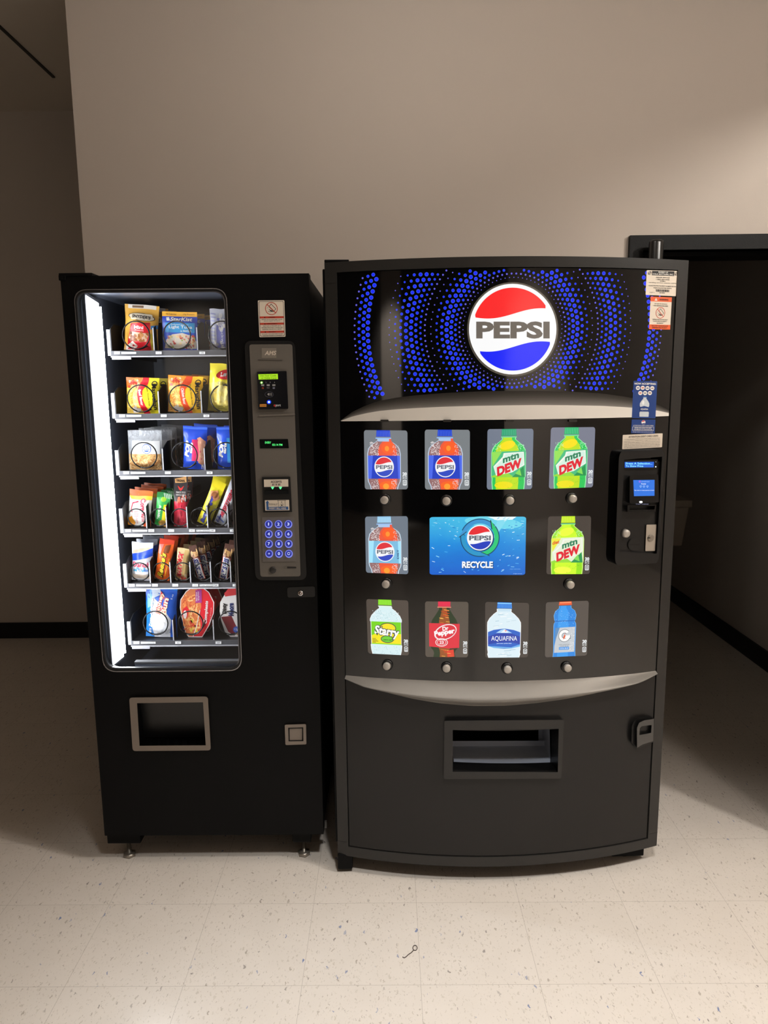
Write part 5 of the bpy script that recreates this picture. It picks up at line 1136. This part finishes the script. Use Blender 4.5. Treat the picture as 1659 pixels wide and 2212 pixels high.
# ---- payment unit
PQ = [(1337.5, 975), (1436.5, 971.5), (1423, 1216.5), (1328, 1221)]
f2 = quadmap(PQ, m2); PB = paint((20, 20, 21), .36, spec=.5); PBG = paint((14, 14, 15), .22)
pin = rrect(.10, .125, .93, .90, .03, 4)
mb = MB()
slab(mb, [rrect(0, 0, 1, 1, .075, 6), [(.115, .075), (.945, .06), (.94, .915), (.105, .885)]], f2, .0, .026, PB, sx=.25, smooth=False)
slab(mb, [[(.1, .1), (.95, .1), (.95, .92), (.1, .92)]], f2, 0, .017, PB, sx=.25, smooth=False)
pay = mb.build('payment_unit', drink, bevel=.003)
a = Art(px2, base=0); slab(a.mb, [[(1348, 993.5), (1421, 992.5), (1419.5, 1013.5), (1347.5, 1014)]], px2, .017, .0205, PBG, smooth=False)
a.base = .0206; LCDB = glow((20, 96, 215), 1.0); a.poly([(1349.5, 998), (1412.8, 997.5), (1412.3, 1009.6), (1349.3, 1010.2)], LCDB, 1)
LT = E(150, 240, 255, 1.1); a.text('Press A Selection...', 1380.5, 1001.2, 57, 4.4, LT, 3, bold=.02); a.text('To Show Price', 1370.5, 1006.7, 38, 4.2, LT, 3, bold=.02); a.ell(1416.5, 1008.3, 1.4, 1.3, E(240, 250, 255, 1.5), 2); a.ell(1416.8, 997.8, .7, .7, E(200, 220, 235, .8), 2)
a.build('price_display', pay, label='blue lit two-line display')
a = Art(px2, base=0); slab(a.mb, [quad_round([(1360.5, 1027), (1422, 1024.5), (1423.5, 1085), (1360, 1087.5)], 3, 3)], px2, .017, .034, PBG, smooth=False)
slab(a.mb, [[(1356, 1091.5), (1417.5, 1090.5), (1416, 1105.5), (1355, 1106.5)], [(1360, 1093.5), (1415, 1092.5), (1413.5, 1100.5), (1360, 1101.5)]], px2, .017, .037, PBG, smooth=False)
rd = a.build('card_reader', pay)
a = Art(px2, base=.0342); a.poly([(1368, 1037), (1414, 1036.5), (1413.8, 1071), (1369.5, 1071.8)], glow((38, 116, 226), 1.0), 1)
LT2 = E(170, 210, 255); a.text('cantaloupe', 1394, 1040.5, 18, 3, LT2, 3); a.ell(1382, 1040.3, 2.3, 2.3, E(150, 110, 230), 3); a.text('Ready', 1390.5, 1045.5, 10.5, 3.6, E(225, 238, 255), 3, bold=.02)
for k, x in enumerate((1384, 1391, 1398.5)): a.ring(ell(x, 1050.5, 2.3, 2.1, 12), ell(x, 1050.5, 1.6, 1.4, 12), LT2, 3); a.rect(x-.4, 1051, x+.4, 1053.4, LT2, 3)
a.text('Tap, insert or swipe payment to begin', 1391.5, 1059.3, 43, 2.6, E(225, 238, 255), 3, bold=.02); a.build('reader_screen', rd, label='lit blue screen')
a = Art(px2, base=.0343); a.ell(1384.5, 1084.5, 3.4, 2.2, E(250, 255, 255, 3), 2); a.text('TAP HERE', 1387, 1089, 28, 1.6, E(190, 190, 230, .7), 2); a.build('reader_light', rd, label='small white light')
a = Art(px2, base=.0172); a.text('insert card', 1386, 1104.2, 13, 1.8, paint((150, 150, 150), .5), 22); a.build('slot_print', rd)
def knob(name, px, py, prof, mat, off, parent):
    c = m2(px, py, off); n = c-AX; n.z = 0; n.normalize(); mb = MB(); mb.disc(c, n, prof, mat); return mb.build(name, parent)
knob('return_button', 1349.5, 1151.5, [(.0125, 0), (.0115, .010), (.0095, .013)], BUTTON, .017, pay)
a = Art(px2, base=0); slab(a.mb, [ell(1370.5, 1177, 13.5, 13.5, 30)], px2, .017, .0205, paint((26, 26, 27), .3), smooth=False); a.base = .0206; a.rect(1359.5, 1174.5, 1382, 1178, JET, 1); a.build('coin_slot', pay)
a = Art(px2, base=0); slab(a.mb, [quad_round([(1396.5, 1133.5), (1418, 1133), (1415, 1190), (1394, 1190.5)], 1.5, 2)], px2, .017, .0205, paint((182, 172, 160), .45, metal=.3), smooth=False); pl_ = a.build('lock_plate', pay, label='pale metal lock plate')
knob('lock_cylinder', 1405.5, 1162, [(.0100, 0), (.0100, .0025), (.009, .003)], paint((150, 142, 132), .35, metal=.5), .0205, pl_)
a = Art(px2, base=.0237); a.rect(1398.5, 1161, 1404.5, 1163, JET, 1); a.build('keyhole', pl_)
# ---- stickers on the door
a = sticker(drink, m2, [(1397, 583.5), (1466, 585.5), (1463, 640), (1394.5, 637)], 'a', 'b')
a.rect(.17, .02, .87, .20, INK, 1); a.text('PROPERTY OF', .52, .07, .3, .055, W_, 3, bold=.02); a.text('COLA BOTTLERS, INC.', .52, .15, .66, .06, W_, 3, bold=.02)
for x in (.10, .935): a.ring(ell(x, .11, .05, .07, 20, 20), ell(x, .11, .035, .05, 20, 20), INK, 3); a.line([(x-.03, .15), (x+.03, .07)], .02, INK, 3)
for t, y, w_ in (('REPAIR SERVICE', .28, .42), ('1-800-000-0000', .36, .42), ('OR EMAIL', .425, .18), ('vending service request online', .495, .86), ('PLEASE PROVIDE PROPERTY NUMBER BELOW', .62, .86), ('WHEN CALLING FOR SERVICE', .70, .58), ('001804', .89, .17)): a.text(t, .52, y, w_, .045, INK, 3, bold=.01)
rnd = random.Random(3); x = .32
while x < .74: wd = rnd.choice((.008, .014, .02)); a.rect(x, .755, x+wd, .85, INK, 3); x += wd+rnd.choice((.008, .012))
a.text('ASSET #', .2, .89, .16, .03, INK, 3); a.build('property_sticker', drink, label='white property sticker with a barcode')
ORG = paint((232, 96, 44), .5)
a = sticker(drink, m2, [(1405.5, 640.5), (1451.5, 642.5), (1447.5, 712), (1402, 711)], 'a', 'b')
a.rect(0, 0, 1, .145, ORG, 1); a.rect(0, .855, 1, 1, ORG, 1); a.poly([(.19, .12), (.26, .03), (.33, .12)], W_, 3); a.text('!', .26, .085, .02, .05, INK, 4); a.text('WARNING', .63, .08, .42, .055, INK, 3, bold=.03)
for t, y, w_ in (('DO NOT TIP OR ROCK', .215, .6), ('THIS VENDING MACHINE', .275, .68), ('TIPPING OR ROCKING MAY', .70, .74), ('CAUSE SERIOUS INJURY', .755, .68), ('OR DEATH', .81, .3), ('ANTI-THEFT DEVICE PREVENTS', .895, .78), ('DISPENSING FREE PRODUCT', .95, .72)): a.text(t, .5, y, w_, .033, INK, 3, bold=.015)
no_tip(a, .5, .49, .22, .175); a.build('warning_sticker', drink, label='white and orange warning sticker')
NAVY = paint((28, 62, 130), .4)
a = sticker(drink, m2, [(1368.5, 822.5), (1420, 823.5), (1416, 904), (1364.8, 903)], 'a', 'b', NAVY)
a.text('NOW ACCEPTING:', .5, .075, .9, .05, W_, 3, bold=.04)
RNG = [(.20, .19), (.40, .185), (.60, .19), (.80, .19), (.31, .325), (.51, .325), (.71, .32)]
for k, (x, y) in enumerate(RNG): a.ell(x, y, .088, .056, W_, 2, 24); a.rect(x-.05, y-.012, x+.05, y+.012, (paint((60, 70, 130), .5), paint((206, 70, 40), .5), paint((40, 70, 120), .5), paint((150, 110, 110), .5), paint((206, 60, 60), .5), paint((90, 100, 120), .5), paint((110, 60, 70), .5))[k], 3)
bp = [(.07, .435), (.065, .475), (.14, .535), (.195, .60), (.20, .66), (.18, .69), (.18, .83), (.20, .85), (.19, .96)]
a.poly(edge_of(bp, .51), paint((206, 214, 222), .3), 3); a.rect(.44, .405, .58, .44, paint((60, 110, 180), .4), 4); a.poly([(.33, .70), (.5, .67), (.69, .70), (.69, .82), (.33, .82)], NAVY, 5); a.text('AQUAFINA', .51, .76, .32, .055, W_, 7, bold=.02); a.poly(ell(.45, .58, .05, .06, 16), paint((240, 244, 248), .3), 4)
a.build('payment_sticker', drink, label='navy sticker with white card circles and a water bottle')
a = sticker(drink, m2, [(1364.6, 906), (1416, 906.3), (1414.3, 937), (1363, 936)], 'a', 'b', NAVY)
globe(a, .5, .20, .085, .15, W_, paint((206, 40, 50), .5), paint((30, 50, 140), .5), INK, 2, txt=False); a.text('ATTENTION DEBIT CARD USERS', .5, .43, .86, .06, W_, 3, bold=.02)
a.ring(rrect(.05, .52, .95, .80, .02), rrect(.062, .54, .938, .78, .02), W_, 3); a.text('PLEASE USE A HOLD FOR DEBIT', .5, .60, .72, .07, W_, 3, bold=.02); a.text('THE AMOUNT OF YOUR PURCHASE', .5, .71, .78, .07, W_, 3, bold=.02); a.text('charge will be removed by the bank', .5, .90, .86, .06, W_, 3, bold=.01)
a.build('payment_sticker', drink, label='small navy sticker with a round logo and boxed text')
a = sticker(drink, m2, [(1345.3, 939.5), (1431.5, 936), (1430, 966), (1344, 970.5)], 'a', 'b')
a.text('ATTENTION DEBIT CARD USERS', .52, .16, .74, .13, INK, 3)
for k, t in enumerate(('Your bank will place a HOLD on your account greater than the amount', 'to purchase one or multiple items in a single vend transaction. This', 'HOLD amount will be updated to reflect the actual transaction amount', 'within 24 - 72 hours depending on the terms of your bank. Your final', 'charge amount will be only for those vended. For questions regarding', 'your bank policy on account holds consult its terms or your bank.')): a.text(t, .49, .33+.115*k, .90, .075, INK, 3)
a.build('notice_sticker', drink, label='white sticker with small print')
# ---- delivery port
a = Art(px2, base=0)
slab(a.mb, [quad_round([(960, 1557), (1218.5, 1555), (1212.5, 1682), (958.5, 1683)], 4, 3), PORT], px2, -.002, .016, paint((26, 25, 25), .36), sx=20, smooth=False)
a.build('delivery_frame', drink, bevel=.002)
P0 = [m2(*p, -.058) for p in PORT]; back = EYV*.24
P0[2].z -= .06; P0[3].z -= .06
mb = MB(); GB = paint((196, 206, 226), .4)
B0 = [p+back for p in P0]
mb.add(P0+B0, [(0, 1, 5, 4), (2, 3, 7, 6), (3, 0, 4, 7), (1, 2, 6, 5)], JET); mb.add(B0, [(0, 1, 2, 3)], JET); mb.build('delivery_chute', drink)
def atV(px, py, v):
    d = ray(px, py); o = EYEP-OM; t = (v-o.dot(EYV))/d.dot(EYV); return EYEP+d*t
def wp(u, v, z): return OM+EX*u+EYV*v+Vector((0, 0, z))
v0 = .0; q0, q1, q2, q3 = atV(980, 1652, v0), atV(1189, 1650, v0), atV(1189, 1640, v0), atV(980, 1641, v0)
dvv = EYV*.075; up = Vector((0, 0, .012))
mb = MB(); mb.add([q0, q1, q2, q3, q2+dvv+up*.5, q3+dvv+up*.5, q2+dvv+up*2, q3+dvv+up*2], [(0, 1, 2, 3), (3, 2, 4, 5), (5, 4, 6, 7)], GB)
w0 = atV(1187, 1572, v0); mb.add([q2, q2+EYV*.10, w0+EYV*.10, w0], [(0, 1, 2, 3)], GB)
r0 = atV(1163, 1572, v0+.10); r1 = atV(1163, 1628, v0+.10); r2 = atV(1190, 1628, v0+.10); r3 = atV(1190, 1572, v0+.10); mb.add([r0, r1, r2, r3], [(0, 1, 2, 3)], GB); mb.build('bottle_shelf', drink)
# door handle
HQ = [(1372, 1556), (1413, 1552.5), (1411, 1604), (1378, 1617)]
a = Art(px2, base=0); slab(a.mb, [[(1365, 1568), (1370, 1558), (1382, 1553), (1413, 1551.5), (1411.5, 1603), (1385, 1614), (1375, 1616), (1364, 1604)]], px2, 0, .012, JET, smooth=False)
slab(a.mb, [[(1376, 1572), (1381, 1561), (1392, 1556), (1412.5, 1553), (1411, 1601), (1388, 1608), (1376, 1615.5)], [(1382, 1573), (1386, 1569), (1407.5, 1566), (1406.5, 1583), (1381, 1588)]], px2, .012, .022, paint((70, 68, 67), .3), smooth=False)
a.build('door_handle', drink, bevel=.002)
# hinge blocks, feet, levelling skid
mb = MB(); wbox(mb, -.509, -.462, -.012, .05, .012, .064, BLACK); mb.build('hinge_block', drink, bevel=.004)
mb = MB(); wbox(mb, -.508, -.440, -.004, .06, DZ1, DZ1+.008, BLACK); mb.build('top_hinge', drink, bevel=.002)
mb = MB(); wbox(mb, .37, .475, .012, .10, .014, .062, BLACK); mb.build('skid', drink, bevel=.004)
mb = MB(); wbox(mb, -.455, .37, .03, .06, .030, .07, JET); mb.build('kick_plate', drink)
for u, v in ((.42, .05), (-.44, .08), (.42, .72), (-.42, .72)):
    mb = MB(); mb.disc(wp(u, v, 0), Vector((0, 0, 1)), [(.018, 0), (.018, .008), (.008, .012), (.008, .075)], paint((120, 116, 110), .4, metal=.7), n=12); mb.build('levelling_foot', drink)
mb = MB(); wbox(mb, -.514, -.507, .0, .02, .1, DZ1-.016, BLACK); mb.build('hinge_rod', drink, bevel=.003)
